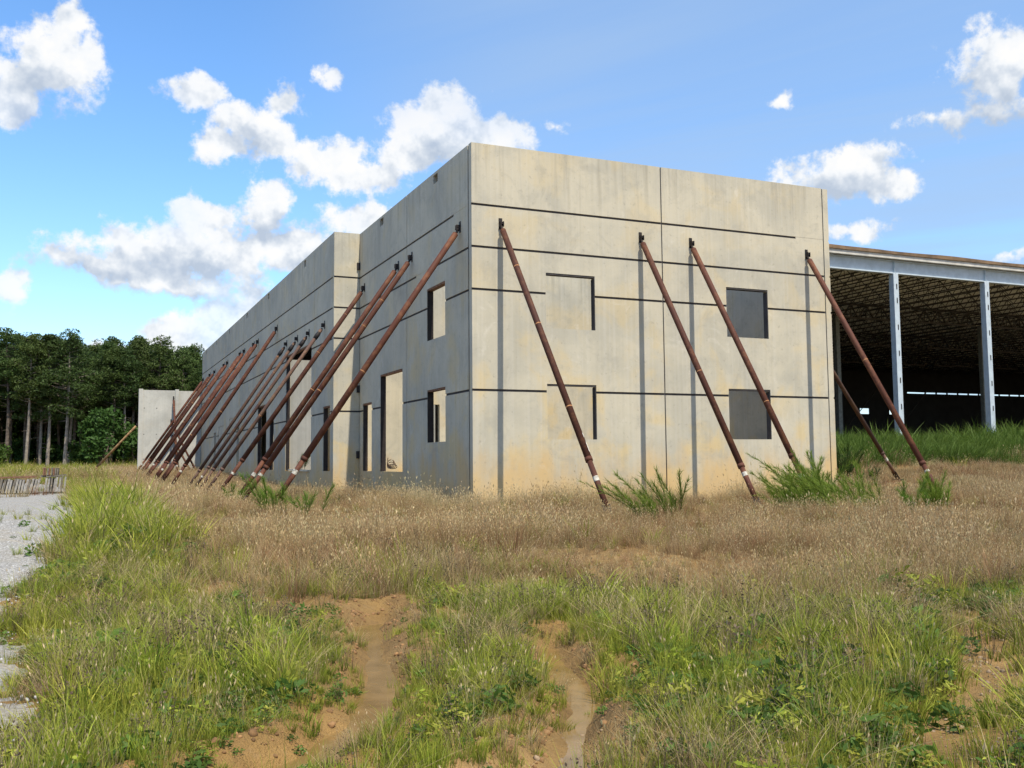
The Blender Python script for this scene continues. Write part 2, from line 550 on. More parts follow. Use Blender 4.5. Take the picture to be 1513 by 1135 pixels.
def ground_mat():
    m, t, b, out = new_mat('clay_soil')
    p = pos_node(t)
    n = t.noise(p, 0.8, 6, 0.6, 0.3)
    n2 = t.noise(p, 6.0, 6, 0.65)
    n3 = t.noise(p, 60.0, 3, 0.6)
    c = t.ramp(n, [(0.3, (0.20, 0.115, 0.037)), (0.5, (0.31, 0.185, 0.062)), (0.72, (0.38, 0.24, 0.095))])
    c = t.mix(t.smooth(n2, 0.5, 0.75, 0.0, 0.6), c, (0.11, 0.065, 0.03))
    c = t.mix(t.smooth(n2, 0.22, 0.42, 0.5, 0.0), c, (0.34, 0.225, 0.11))
    # thin moss and thatch where the grass stands
    g = t.noise(t.vmath('ADD', p, (3.0, 8.0, 0.0)), 0.35, 5, 0.6)
    sep = t.node('ShaderNodeSeparateXYZ'); t.set(sep.inputs[0], p)
    far = t.smooth(sep.outputs[1], -9.0, -3.0, 0.35, 0.85)
    c = t.mix(t.math('MULTIPLY', t.smooth(g, 0.35, 0.6), far), c, (0.13, 0.095, 0.05))
    t.set(b.inputs['Base Color'], c)
    wet = t.noise(p, 1.7, 3, 0.5)
    t.set(b.inputs['Roughness'], t.smooth(wet, 0.3, 0.5, 0.75, 0.95))
    b.inputs['Specular IOR Level'].default_value = 0.2
    hh = t.math('ADD', t.math('MULTIPLY', n2, 0.7), t.math('MULTIPLY', n3, 0.35))
    t.set(b.inputs['Normal'], t.bump(hh, 1.0, 0.09))
    return m


def gravel_mat():
    m, t, b, out = new_mat('pale_gravel')
    p = pos_node(t)
    v = t.voronoi(p, 40.0, out='Color')
    sepc = t.node('ShaderNodeSeparateColor'); t.set(sepc.inputs[0], v)
    dst = t.voronoi(p, 40.0)
    n = t.noise(p, 0.7, 5, 0.6)
    c = t.ramp(sepc.outputs[0], [(0.0, (0.19, 0.185, 0.175)), (0.5, (0.33, 0.322, 0.305)), (1.0, (0.48, 0.47, 0.445))])
    c = t.mix(t.smooth(dst, 0.3, 0.75, 0.0, 0.7), c, (0.16, 0.15, 0.13))
    c = t.mix(t.smooth(n, 0.45, 0.68, 0.0, 0.6), c, (0.27, 0.235, 0.175))
    tr_ = t.noise(t.vmath('MULTIPLY', p, (2.2, 0.12, 1.0)), 1.0, 3, 0.6)
    c = t.mix(t.smooth(tr_, 0.5, 0.65, 0.0, 0.35), c, (0.22, 0.21, 0.19))
    t.set(b.inputs['Base Color'], c)
    b.inputs['Roughness'].default_value = 0.92
    b.inputs['Specular IOR Level'].default_value = 0.15
    t.set(b.inputs['Normal'], t.bump(t.math('SUBTRACT', 1.0, dst), 0.6, 0.02))
    return m


def water_mat():
    m, t, b, out = new_mat('muddy_water')
    p = pos_node(t)
    n = t.noise(p, 3.5, 5, 0.6)
    t.set(b.inputs['Base Color'], t.ramp(n, [(0.3, (0.15, 0.092, 0.03)), (0.7, (0.24, 0.15, 0.055))]))
    b.inputs['Roughness'].default_value = 0.10
    b.inputs['IOR'].default_value = 1.33
    b.inputs['Specular IOR Level'].default_value = 0.45
    t.set(b.inputs['Normal'], t.bump(t.noise(p, 14.0, 3, 0.5), 0.06, 0.01))
    return m


M['ground'] = ground_mat()
M['gravel'] = gravel_mat()
M['water'] = water_mat()


def leaf_mat(name, stops, var=0.35, trans=0.35, scale=0.7, alt=None):
    """blade colour runs root to tip (attribute t), varies by plant and by place"""
    m, t, b, out = new_mat(name)
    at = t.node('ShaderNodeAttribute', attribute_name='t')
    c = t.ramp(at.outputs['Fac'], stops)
    oi = t.node('ShaderNodeObjectInfo')
    pn = t.noise(pos_node(t), scale, 3, 0.6)
    if alt:
        c = t.mix(t.smooth(t.math('ADD', t.math('MULTIPLY', oi.outputs['Random'], 0.5), t.math('MULTIPLY', pn, 0.6)), 0.42, 0.75), c, alt)
    hs = t.node('ShaderNodeHueSaturation')
    t.set(hs.inputs['Color'], c)
    r2 = t.math('FRACT', t.math('MULTIPLY', oi.outputs['Random'], 37.7))
    t.set(hs.inputs['Value'], t.math('ADD', t.math('MULTIPLY', r2, var * 1.4), 1 - var * 0.7))
    t.set(hs.inputs['Hue'], t.math('MULTIPLY_ADD', oi.outputs['Random'], 0.03, 0.485))
    t.set(b.inputs['Base Color'], hs.outputs[0])
    b.inputs['Roughness'].default_value = 0.6
    b.inputs['Specular IOR Level'].default_value = 0.2
    tr = t.node('ShaderNodeBsdfTranslucent')
    t.set(tr.inputs[0], hs.outputs[0])
    mx = t.node('ShaderNodeMixShader')
    mx.inputs[0].default_value = trans
    t.set(mx.inputs[1], b.outputs[0]); t.set(mx.inputs[2], tr.outputs[0])
    t.set(out.inputs[0], mx.outputs[0])
    return m


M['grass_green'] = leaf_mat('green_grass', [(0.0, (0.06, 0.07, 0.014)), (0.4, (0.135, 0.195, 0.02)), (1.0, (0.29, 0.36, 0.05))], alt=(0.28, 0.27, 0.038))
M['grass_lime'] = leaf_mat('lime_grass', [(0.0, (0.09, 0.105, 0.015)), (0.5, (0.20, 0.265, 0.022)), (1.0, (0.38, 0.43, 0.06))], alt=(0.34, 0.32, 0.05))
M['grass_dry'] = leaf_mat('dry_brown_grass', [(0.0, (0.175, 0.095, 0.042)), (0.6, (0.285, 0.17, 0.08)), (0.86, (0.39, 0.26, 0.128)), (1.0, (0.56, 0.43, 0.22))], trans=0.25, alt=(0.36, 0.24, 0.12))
M['grass_straw'] = leaf_mat('straw_grass', [(0.0, (0.19, 0.14, 0.065)), (0.6, (0.36, 0.275, 0.135)), (1.0, (0.52, 0.42, 0.24))], trans=0.25)
M['weed'] = leaf_mat('low_weed', [(0.0, (0.045, 0.075, 0.015)), (1.0, (0.10, 0.19, 0.03))], alt=(0.07, 0.12, 0.02))
M['weed_dead'] = leaf_mat('dead_stalks', [(0.0, (0.05, 0.035, 0.022)), (1.0, (0.13, 0.095, 0.06))], trans=0.1)
M['rank'] = leaf_mat('rank_green_grass', [(0.0, (0.035, 0.06, 0.012)), (0.5, (0.07, 0.13, 0.02)), (1.0, (0.13, 0.21, 0.035))], alt=(0.12, 0.17, 0.03))
M['fennel'] = leaf_mat('feathery_green', [(0.0, (0.07, 0.115, 0.018)), (1.0, (0.20, 0.30, 0.042))], var=0.3, trans=0.4)
M['broad'] = leaf_mat('broad_leaf', [(0.0, (0.025, 0.05, 0.01)), (1.0, (0.065, 0.12, 0.024))], var=0.35)
M['pine'] = leaf_mat('pine_needles', [(0.0, (0.014, 0.025, 0.008)), (1.0, (0.062, 0.10, 0.022))], var=0.45, trans=0.2, scale=0.25)


# ------------------------------------------------------------------ ground sheets
def grow(a, b, fine, lo, hi, ratio=1.13):
    xs = list(np.arange(a, b + 1e-6, fine))
    s = fine
    while xs[-1] < hi:
        s *= ratio; xs.append(xs[-1] + s)
    s = fine; pre = []; x = a
    while x > lo:
        s *= ratio; x -= s; pre.append(x)
    return np.array(pre[::-1] + xs)


def sheet(name, xs, ys, zf, mat, keep=None):
    X, Y = np.meshgrid(xs, ys)
    Z = zf(X, Y)
    nx, ny = len(xs), len(ys)
    V = np.stack([X.ravel(), Y.ravel(), Z.ravel()], 1)
    idx = np.arange(nx * ny).reshape(ny, nx)
    F = np.stack([idx[:-1, :-1].ravel(), idx[:-1, 1:].ravel(), idx[1:, 1:].ravel(), idx[1:, :-1].ravel()], 1)
    if keep is not None:
        F = F[keep(X, Y).ravel()[F].any(1)]
        used = np.unique(F)
        mp = np.full(len(V), -1); mp[used] = np.arange(len(used))
        V = V[used]; F = mp[F]
    me = bpy.data.meshes.new(name)
    me.vertices.add(len(V)); me.vertices.foreach_set('co', V.ravel())
    me.loops.add(F.size); me.loops.foreach_set('vertex_index', F.ravel())
    me.polygons.add(len(F)); me.polygons.foreach_set('loop_start', np.arange(0, F.size, 4)); me.polygons.foreach_set('loop_total', np.full(len(F), 4))
    me.update(calc_edges=True)
    me.polygons.foreach_set('use_smooth', np.ones(len(F), bool))
    me.materials.append(mat)
    o = bpy.data.objects.new(name, me)
    COL.objects.link(o)
    return o


gx = grow(-11.0, 0.5, 0.07, -1500, 1500)
gy = grow(-20.5, -9.0, 0.07, -1500, 1500)
tag(sheet('ground', gx, gy, ground, M['ground']), 'orange clay ground with ruts around the concrete building', 'ground', kind='structure')
hx = np.concatenate([np.arange(-70, -16, 1.2), np.arange(-16, -8.0, 0.1)])
hy = np.concatenate([np.arange(-26, 0, 0.12), np.arange(0, 50, 0.5)])
tag(sheet('gravel_lot', hx, hy, lambda x, y: ground(x, y) + np.clip(gravel_in(x, y) * 0.12, -0.06, 0.035) + (fbm(x * 5, y * 5, 2) - 0.5) * 0.02,
          M['gravel'], lambda x, y: gravel_in(x, y) > -0.35), 'pale grey gravel lot beside the tall grass', 'gravel lot', kind='structure')


def puddle(pts, w, z, label):
    x0 = min(p[0] for p in pts) - w; x1 = max(p[0] for p in pts) + w
    y0 = min(p[1] for p in pts) - w; y1 = max(p[1] for p in pts) + w
    o = sheet('puddle_water', np.arange(x0, x1, 0.06), np.arange(y0, y1, 0.06), lambda x, y: np.full(x.shape, z), M['water'],
              lambda x, y: (seg_dist(x, y, pts) < w) & (ground(x, y) < z + 0.03))
    return tag(o, label, 'puddle', kind='structure')


def rut_level(pts, over):
    return float(np.median([ground(np.array(p[0]), np.array(p[1])) for p in pts])) + over


puddle(RUT_A[1:], 0.32, rut_level(RUT_A[1:], 0.06), 'muddy brown puddle in the long curved wheel rut')
puddle(RUT_B, 0.30, rut_level(RUT_B, 0.03), 'short muddy puddle in the second wheel rut')


# ------------------------------------------------------------------ concrete building
H = 9.5
Z1, Z2, Z3, Z4 = 7.868, 6.753, 5.636, 3.019
W, L1, DB, L2 = 11.615, 11.08, 0.949, 52.46
GH = 0.062


def relief(name, org, u, n, u0, u1, z0, z1, T, holes=(), cuts=(), mat=None, parent=None):
    """wall slab: u runs along it, n points outwards; holes go through, cuts are shallow recesses (u0,u1,z0,z1,depth)"""
    us = {u0, u1}; zs = {z0, z1}
    for h in list(holes) + [c[:4] for c in cuts]:
        us |= {min(max(h[0], u0), u1), min(max(h[1], u0), u1)}; zs |= {min(max(h[2], z0), z1), min(max(h[3], z0), z1)}
    us = sorted(us); zs = sorted(zs)
    nu, nz = len(us) - 1, len(zs) - 1
    D = np.zeros((nu, nz)); hole = np.zeros((nu, nz), bool)
    for i in range(nu):
        for j in range(nz):
            cu, cz = (us[i] + us[i + 1]) / 2, (zs[j] + zs[j + 1]) / 2
            for c in cuts:
                if c[0] < cu < c[1] and c[2] < cz < c[3]: D[i, j] = max(D[i, j], c[4])
            for h in holes:
                if h[0] < cu < h[1] and h[2] < cz < h[3]: hole[i, j] = True
    org = Vector(org); u = Vector(u); n = Vector(n)
    mb = MB(); mb.mi = []
    P = lambda a, z, dp: tuple(org + u * a + Vector((0, 0, z)) - n * dp)
    flip = u.cross(Vector((0, 0, 1))).dot(n) < 0

    def q(a, b, c, d, m_=0):
        mb.mi.append(m_)
        mb.quad(*((a, d, c, b) if flip else (a, b, c, d)))
    for i in range(nu):
        for j in range(nz):
            a, b, c, d = us[i], us[i + 1], zs[j], zs[j + 1]
            if not hole[i, j]:
                q(P(a, c, D[i, j]), P(b, c, D[i, j]), P(b, d, D[i, j]), P(a, d, D[i, j]), int(0.02 < D[i, j] < 0.029 or D[i, j] > 0.1))  # groove floors are dirty sealant; notch floors get the black as painted recess shade
                q(P(b, c, T), P(a, c, T), P(a, d, T), P(b, d, T))
            me_ = T if hole[i, j] else D[i, j]
            # right edge and top edge steps
            for (di, dj) in ((1, 0), (0, 1), (-1, 0), (0, -1)):
                ii, jj = i + di, j + dj
                if 0 <= ii < nu and 0 <= jj < nz:
                    nb = T if hole[ii, jj] else D[ii, jj]
                else:
                    nb = T
                if nb > me_ + 1e-6:
                    if di == 1: q(P(b, c, me_), P(b, c, nb), P(b, d, nb), P(b, d, me_))
                    if di == -1: q(P(a, c, nb), P(a, c, me_), P(a, d, me_), P(a, d, nb))
                    if dj == 1: q(P(a, d, me_), P(b, d, me_), P(b, d, nb), P(a, d, nb))
                    if dj == -1: q(P(a, c, nb), P(b, c, nb), P(b, c, me_), P(a, c, me_))
    o = mb.build(name, mat, parent)
    o.data.materials.append(M['seal_and_shade'])
    o.data.polygons.foreach_set('material_index', mb.mi)
    bm = bmesh.new(); bm.from_mesh(o.data)
    bmesh.ops.remove_doubles(bm, verts=bm.verts, dist=1e-5)
    bm.to_mesh(o.data); bm.free()
    return o


bld = tag(empty('concrete_building', (0, 0, 0)), 'roofless tilt-up concrete building shell held up by pipe braces', 'building')
TH = 0.20
GAP = 0.018


def grooves(a, b, skip=()):
    out = []
    for k, z in enumerate((Z1, Z2, Z3, Z4)):
        out.append((a, b, z - GH / 2, z + GH / 2, 0.028))
    return out


ZB = -0.35
# front wall, two panels
win = [(2.12, 3.60, 4.71, 6.20), (2.12, 3.60, 1.75, 3.22), (7.94, 9.43, 4.73, 6.19), (7.94, 9.43, 1.76, 3.22)]
fr = (0, 0, 0), (1, 0, 0), (0, -1, 0)
relief('front_wall_panel', *fr, 0.0, 5.778 - GAP, ZB, H, TH, win[:2], grooves(0, 6), M['concrete'], bld)
g2 = grooves(5, 12)
g2[0] = (5, 10.55, Z1 - GH / 2, Z1 + GH / 2, 0.028)
g2.append((10.55, 12, Z1 - GH / 2, Z1 + GH / 2, 0.004))
relief('front_wall_panel', *fr, 5.778 + GAP, W - GAP, ZB, H, TH, win[2:], g2, M['concrete'], bld)
MB().box((5.7, 0.05, ZB), (5.86, 0.09, H - 0.05)).build('joint_seal', M['seal_and_shade'], bld) if False else None
MB().box((5.778 - GAP + 0.001, 0.03, ZB), (5.778 + GAP - 0.001, 0.06, H - 0.03)).build('joint_seal', M['seal_and_shade'], bld)
MB().box((W - GAP + 0.001, 0.03, ZB), (W + GAP - 0.001, 0.06, H - 0.03)).build('joint_seal', M['seal_and_shade'], bld)
# right side wall seen end on
for a, b in ((0.0, 5.8), (5.82, 13.0), (13.02, 20.0), (20.02, 27.0), (27.02, 34.0), (34.02, 41.0), (41.02, 47.0), (47.02, L2)):
    relief('side_wall_panel', (W + GAP + TH, 0, 0), (0, 1, 0), (1, 0, 0), a, b, ZB, H - 0.01, TH, (),
           grooves(a, b), M['concrete'], bld)
# the grooves run round the end of the side wall panel
# left wall, two panels beside the corner
lw = (0, 0, 0), (0, 1, 0), (-1, 0, 0)
notch = [(2.62, 3.0, 9.17, 9.42), (8.08, 8.5, 9.17, 9.42)]
gl = grooves(0, 6)
gl[0] = (1.35, 6, Z1 - GH / 2, Z1 + GH / 2, 0.028)
gl.append((0, 1.35, Z1 - GH / 2, Z1 + GH / 2, 0.005))
gl.append((3.2, 4.6, Z2 - GH / 2, Z2 + GH / 2, 0.006))
gl[1] = (0, 3.2, Z2 - GH / 2, Z2 + GH / 2, 0.028)
gl.append((4.6, 6, Z2 - GH / 2, Z2 + GH / 2, 0.028))
relief('left_wall_panel', *lw, TH + 0.07, 5.5 - GAP, ZB, H - 0.004, TH, [(2.03, 3.58, 4.68, 6.20), (2.03, 3.58, 1.74, 3.25)],
       gl + [(2.62, 3.0, 9.17, 9.42, 0.15)], M['concrete'], bld)
g4 = grooves(5, 12)
relief('left_wall_panel', *lw, 5.5 + GAP, L1 + TH, ZB, H - 0.004, TH, [(5.95, 8.41, 0.89, 4.11), (9.46, 10.63, 0.89, 3.27)],
       g4 + [(8.08, 8.5, 9.17, 9.42, 0.15)], M['concrete'], bld)
MB().box((0.03, 5.5 - GAP + 0.001, ZB), (0.06, 5.5 + GAP - 0.001, H - 0.03)).build('joint_seal', M['seal_and_shade'], bld)
MB().box((0.014, TH + 0.001, ZB), (0.06, TH + 0.069, H - 0.03)).build('joint_seal', M['seal_and_shade'], bld)  # widened corner joint; its dark strip also stands in for a shaded panel edge
# return of the projecting wing
relief('return_wall_panel', (0, L1, 0), (1, 0, 0), (0, -1, 0), -DB, -0.012, ZB, H - 0.002, TH, (), grooves(-2, 1), M['concrete'], bld)
# long wing wall
ww = (-DB, 0, 0), (0, 1, 0), (-1, 0, 0)
slot = lambda a, b: (a, b, 0.89, 3.26)
panels = [
    (L1 + TH + 0.02, 14.28, [slot(11.59, 12.67)], []),
    (14.30, 21.0, [(14.74, 19.90, 0.86, 5.88)], [(15.9, 16.3, 9.15, 9.42, 0.15)]),
    (21.02, 28.1, [slot(22.75, 23.85), (24.75, 27.3, 0.88, 4.06)], [(24.3, 24.7, 9.15, 9.42, 0.15)]),
    (28.12, 32.4, [], [(31.0, 31.4, 9.15, 9.42, 0.15)]),
    (32.42, 39.1, [slot(33.6, 34.5)], [(35.2, 37.6, 0.9, 3.9, 0.03), (37.9, 38.3, 9.15, 9.42, 0.15)]),
    (39.12, 45.6, [slot(43.9, 44.9)], [(40.2, 42.6, 0.9, 3.6, 0.03), (44.0, 44.4, 9.15, 9.42, 0.15)]),
    (45.62, L2, [], [(50.0, 50.4, 9.15, 9.42, 0.15)]),
]
for a, b, hs, cs in panels:
    relief('wing_wall_panel', *ww, a, b, ZB, H - 0.003 - 0.0005 * a, TH, hs, grooves(a, b) + cs, M['concrete'], bld)
    MB().box((-DB + 0.03, b + 0.001, ZB), (-DB + 0.06, b + 0.019, H - 0.08)).build('joint_seal', M['seal_and_shade'], bld) if b < 50 else None
# inner walls: lit rear wall of the corner room, cross wall behind the big opening, far end wall
relief('inner_wall_panel', (0, 13.2, 0), (1, 0, 0), (0, -1, 0), -DB + TH + 0.01, 6.0, ZB, H - 0.1, TH, [(3.2, 3.8, 0.3, 3.45)], [], M['concrete'], bld)
relief('inner_wall_panel', (0, 13.2, 0), (1, 0, 0), (0, -1, 0), 6.02, W - 0.01, ZB, H - 0.1, TH, (), [], M['concrete'], bld)
relief('cross_wall_panel', (0, 20.0, 0), (1, 0, 0), (0, -1, 0), -DB + TH + 0.01, 6.0, ZB, 5.75, TH, (), [], M['concrete_shade_tone'], bld)
relief('end_wall_panel', (0, L2 - TH - 0.02, 0), (1, 0, 0), (0, 1, 0), -DB + TH + 0.02, W - 0.02, ZB, H - 0.12, TH, (), [], M['concrete'], bld)
for ya, yb_ in ((20.4, L2 - 0.5),):
    MB().box((-DB + TH + 0.02, ya, 8.55), (W - 0.02, yb_, 8.7)).build('roof_deck', M['slab'], bld)  # unseen deck, added to keep the wing interior dark
MB().box((0.02 + TH, TH + 0.02, -0.3), (W - 0.02, 13.1, 0.28)).build('floor_slab', M['slab'], bld)
MB().box((-DB + TH + 0.02, 13.5, -0.3), (W - 0.02, L2 - 0.5, 0.30)).build('floor_slab', M['slab'], bld)
for z in (8.29, 3.83, 1.47):
    MB().box((-0.115, L1 - 0.07, z - 0.13), (-0.006, L1 - 0.003, z + 0.13)).build('weld_plate', M['steel_and_shade'], bld)
# brown lintel plates; added dark strips paint the left-jamb shade of slots and doors
for (px, y0, y1, zt) in ((0.0, 9.46, 10.63, 3.27), (-DB, 11.59, 12.67, 3.26), (-DB, 24.75, 27.3, 4.06), (-DB, 22.75, 23.85, 3.26), (-DB, 14.74, 19.90, 5.88)):
    MB().box((px + 0.02, y0 + 0.005, zt - 0.055), (px + 0.16, y1 - 0.005, zt - 0.004)).build('lintel_plate', M['wood_rust'], bld)
    MB().box((px + 0.02, y1 - 0.06, 0.9), (px + 0.17, y1 - 0.004, zt - 0.06)).build('jamb_shade_strip', M['steel_and_shade'], bld)

for (x0, x1, z0, z1) in win:  # added dark strips paint the shade of the front window heads and right jambs
    MB().box((x0 + 0.006, 0.012, z1 - 0.045), (x1 - 0.006, TH - 0.01, z1 - 0.003)).build('head_shade_strip', M['seal_and_shade'], bld)
    MB().box((x1 - 0.02, 0.012, z0 + 0.004), (x1 - 0.003, TH - 0.01, z1 - 0.068)).build('jamb_shade_strip', M['seal_and_shade'], bld)
for (y0, y1, z0, z1) in ((2.03, 3.58, 4.68, 6.20), (2.03, 3.58, 1.74, 3.25), (5.95, 8.41, 0.89, 4.11)):  # reveal shade painted likewise by strips in the left wall openings
    MB().box((0.012, y0 + 0.006, z1 - 0.05), (TH - 0.01, y1 - 0.006, z1 - 0.003)).build('head_shade_strip', M['wood_rust'], bld)
    MB().box((0.012, y1 - 0.02, z0 + 0.004), (TH - 0.01, y1 - 0.003, z1 - 0.053)).build('jamb_shade_strip', M['steel_and_shade'], bld)

# low grey screen wall beyond the wing, two panels
scr = tag(empty('screen_wall', (-1.0, L2, 0)), 'low grey concrete screen wall at the far end of the wing', 'wall')
o1 = relief('screen_panel', (1.0, 0, 0), (1, 0, 0), (0, -1, 0), -5.05, -2.84, -0.2, 6.62, TH, (), [], M['concrete_grey'], scr)
o2 = relief('screen_panel', (1.0, 0, 0), (1, 0, 0), (0, -1, 0), -2.58, -0.97, -0.2, 6.60, TH, (), [], M['concrete_grey'], scr)
MB().box((-4.34, -0.06, -0.2), (-4.055, 0.26, 6.70)).build('pilaster', M['concrete_grey'], scr)
MB().box((-1.835, -0.13, -0.2), (-1.585, 0.26, 6.70)).build('pilaster', M['concrete_grey'], scr)
for zz in (1.6, 3.4, 5.3):
    for xx in (-3.95, -3.1):
        MB().box((xx - 0.03, -0.012, zz - 0.03), (xx + 0.03, -0.001, zz + 0.03)).build('tie_hole_cap', M['seal_and_shade'], scr)


# ------------------------------------------------------------------ pipe braces
def brace(top, foot, label, group, r=0.085, style='brown', z_ext=0.0, seed=0):
    rnd = random.Random(seed)
    top = Vector(top); foot = Vector(foot)
    root = empty('pipe_brace', foot)
    tag(root, label, 'brace', group)
    d = (top - foot)
    Ld = d.length
    d.normalize()
    mat = {'brown': M['brace'], 'grey': M['brace_grey'], 'pale': M['brace_pale']}[style]
    at = lambda s: tuple(d * s)
    horiz = Vector((d.x, d.y, 0)).normalized()           # towards the wall
    side = Vector((-horiz.y, horiz.x, 0))
    lo = 0.28
    split = Ld * rnd.uniform(0.13, 0.17)
    end = Ld - 0.22
    MB().tube([at(split), at(end - 0.02), at(end)], [r, r, r * 0.82], 16).build('outer_tube', mat, root, True)
    MB().tube([at(lo), at(split + 0.05)], r * 0.80, 16).build('inner_tube', mat, root, True)
    MB().tube([at(split - 0.02), at(split + 0.07)], r * 1.09, 16).build('collar', mat, root, True)
    # head: threaded neck and swivel shoe bolted to the wall
    if style == 'grey':
        MB().tube([at(end - 0.42), at(end - 0.25), at(end), at(Ld - 0.16)], [r * 1.25, r * 1.3, r * 0.7, r * 0.42], 12).build('screw_head', M['steel_and_shade'], root, True)
    else:
        MB().tube([at(end - 0.005), at(Ld - 0.08)], r * 0.42, 10).build('neck', M['steel_and_shade'], root, True)
    t = Vector(at(Ld))
    mb = MB()
    mb.bar(t + Vector((0, 0, -0.15)) - horiz * 0.008, t + Vector((0, 0, 0.15)) - horiz * 0.008, 0.10, 0.012, up=horiz)
    for s in (-1, 1):
        c = t - horiz * 0.07 + side * (0.04 * s)
        mb.bar(c + Vector((0, 0, -0.09)), c + Vector((0, 0, 0.05)), 0.012, 0.11, up=horiz)
    mb.bar(t - horiz * 0.09 - side * 0.06, t - horiz * 0.09 + side * 0.06, 0.03)
    mb.build('wall_shoe', M['steel_and_shade'], root)
    mb = MB()
    mb.box((-0.15, -0.15, -0.02), (0.15, 0.15, 0.012))
    for s in (-1, 1):
        c = side * (0.05 * s)
        mb.bar(c + Vector((0, 0, 0.0)), c + Vector(at(0.34)), 0.014, 0.11, up=side)
    mb.build('foot_shoe', M['steel_and_shade'], root)
    # worn rings and white inventory bands
    for k in range(rnd.choice((1, 1, 2, 3))):
        s = rnd.uniform(0.3, 0.93) * Ld
        MB().tube([at(s), at(s + rnd.uniform(0.012, 0.03))], r * 1.015, 16, False).build('rust_ring', M['orange_wear'], root, True)
    s = Ld * rnd.uniform(0.085, 0.115) + 0.05
    if seed < 40 or seed % 3 == 0:
        MB().tube([at(s), at(s + rnd.uniform(0.06, 0.13))], r * 0.86, 14, False).build('white_band', M['band'], root, True)
    if seed in (0, 20):                                       # half torn white sticker low on the tube
        mb = MB()
        u = d.cross(side).normalized()
        a0 = math.atan2(Vector((CAM[0], CAM[1], CAM[2]) - foot).dot(u), Vector((CAM[0], CAM[1], CAM[2]) - foot).dot(side)) if False else (math.pi * 1.0 if seed == 0 else 0.0)
        for (sa, sb, f0, f1) in ((0.185, 0.215, -1.1, 0.9), (0.215, 0.228, -0.8, 0.9), (0.228, 0.242, -1.1, 0.3)):
            for k in range(8):
                p0 = f0 + (f1 - f0) * k / 8; p1 = f0 + (f1 - f0) * (k + 1) / 8
                q = lambda s_, ph: tuple(d * (s_ * Ld) + (side * math.cos(a0 + ph) + u * math.sin(a0 + ph)) * (r * 1.03))
                mb.quad(q(sa, p0), q(sb, p0), q(sb, p1), q(sa, p1))
        mb.build('sticker', M['sticker'], root)
    return root


FRONT = 'pipe braces along the sunlit front wall'
LEFT = 'pipe braces along the shaded left wall'
ft = [((0.81, -0.005, 7.40), (1.15, -5.0, 0.0), 'brown pipe brace on the sunlit front wall beside the building corner'),
      ((5.07, -0.005, 7.40), (5.42, -4.52, 0.0), 'brown pipe brace on the sunlit front wall just short of its vertical joint'),
      ((6.74, -0.005, 7.38), (7.09, -4.52, -0.02), 'brown pipe brace crossing the dark front windows, foot in feathery green weeds'),
      ((10.93, -0.005, 7.38), (11.28, -4.52, 0.0), 'brown pipe brace at the front wall end, crossing the steel shed')]
for k, (a, b, lb) in enumerate(ft):
    brace(a, (b[0], b[1], float(ground(b[0], b[1])) + 0.05), lb, FRONT, 0.079, seed=k)
# a large white sticker and lower label on the nearest brace
lt = [(0.83, 7.43, -4.95, 'thick brown pipe brace on the shaded left wall, nearest the building corner'),
      (4.97, 7.44, -5.02, 'brown pipe brace on the left wall, nearer one of the close pair'),
      (6.36, 7.43, -4.98, 'brown pipe brace on the left wall, farther one of the close pair'),
      (10.41, 7.41, -5.03, 'brown pipe brace on the left wall meeting it beside the bright wall return')]
for k, (y, z, xf, lb) in enumerate(lt):
    brace((-0.005, y, z), (xf, y, float(ground(xf, y)) + 0.05), lb, LEFT, 0.080, seed=20 + k)
thin = [(12.49, 6.30, -5.2, 'thin weathered pipe brace with black screw head, nearest of the slim four'),
        (15.18, 6.33, -5.15, 'thin weathered pipe brace with black screw head, second of the slim four'),
        (17.43, 6.38, -5.1, 'thin weathered pipe brace with black screw head, third of the slim four'),
        (19.76, 6.43, -5.1, 'thin weathered pipe brace with black screw head, farthest of the slim four')]
for k, (y, z, xf, lb) in enumerate(thin):
    brace((-DB - 0.005, y, z), (xf, y, float(ground(xf, y)) + 0.05), lb, LEFT, 0.066, 'grey', seed=40 + k)
order = ['first', 'second', 'third', 'fourth', 'fifth', 'sixth', 'seventh', 'eighth', 'ninth', 'tenth']
for k, y in enumerate([22.07, 27.31, 28.59, 31.79, 33.28, 38.53, 40.07, 44.8, 47.42, 51.4]):
    lb = 'brown pipe brace standing alone just past the slim four on the wing wall' if k == 0 else \
        'brown pipe brace in the far cluster on the wing wall, %s from the near end' % order[k - 1]
    if y == 51.4: lb = 'brown pipe brace at the very far end of the wing wall'
    brace((-DB - 0.005, y, 7.42), (-5.58, y, float(ground(-5.58, y)) + 0.05), lb, LEFT, 0.085, seed=60 + k)
brace((W + TH + GAP + 0.005, 2.4, 6.95), (16.7, 2.4, float(ground(16.7, 2.4)) + 0.03), 'slim rusty pipe brace on the hidden side wall, foot on the clay mound', 'pipe braces behind the front wall', 0.07, 'grey', seed=90)
brace((W + TH + GAP + 0.005, 4.95, 7.35), (16.75, 4.95, float(ground(16.75, 4.95)) + 0.03), 'dark pipe brace foot just behind the front wall end', 'pipe braces behind the front wall', 0.08, seed=91)
brace((-3.1, L2 - 0.005, 4.35), (-1.4, L2 - 2.6, float(ground(-1.45, L2 - 2.6))), 'dark pipe brace slanting across the grey screen wall towards the wing, upper of two', 'pipe braces of the screen wall', 0.07, seed=92)
brace((-3.0, L2 - 0.005, 3.2), (-1.75, L2 - 2.6, float(ground(-1.75, L2 - 2.6))), 'dark pipe brace slanting across the grey screen wall towards the wing, lower of two', 'pipe braces of the screen wall', 0.07, seed=95)
brace((-2.95, L2 - 0.005, 6.05), (-2.95, L2 - 4.4, float(ground(-2.95, L2 - 4.4))), 'dark pipe brace on the grey screen wall beside its middle pilaster', 'pipe braces of the screen wall', 0.075, seed=93)
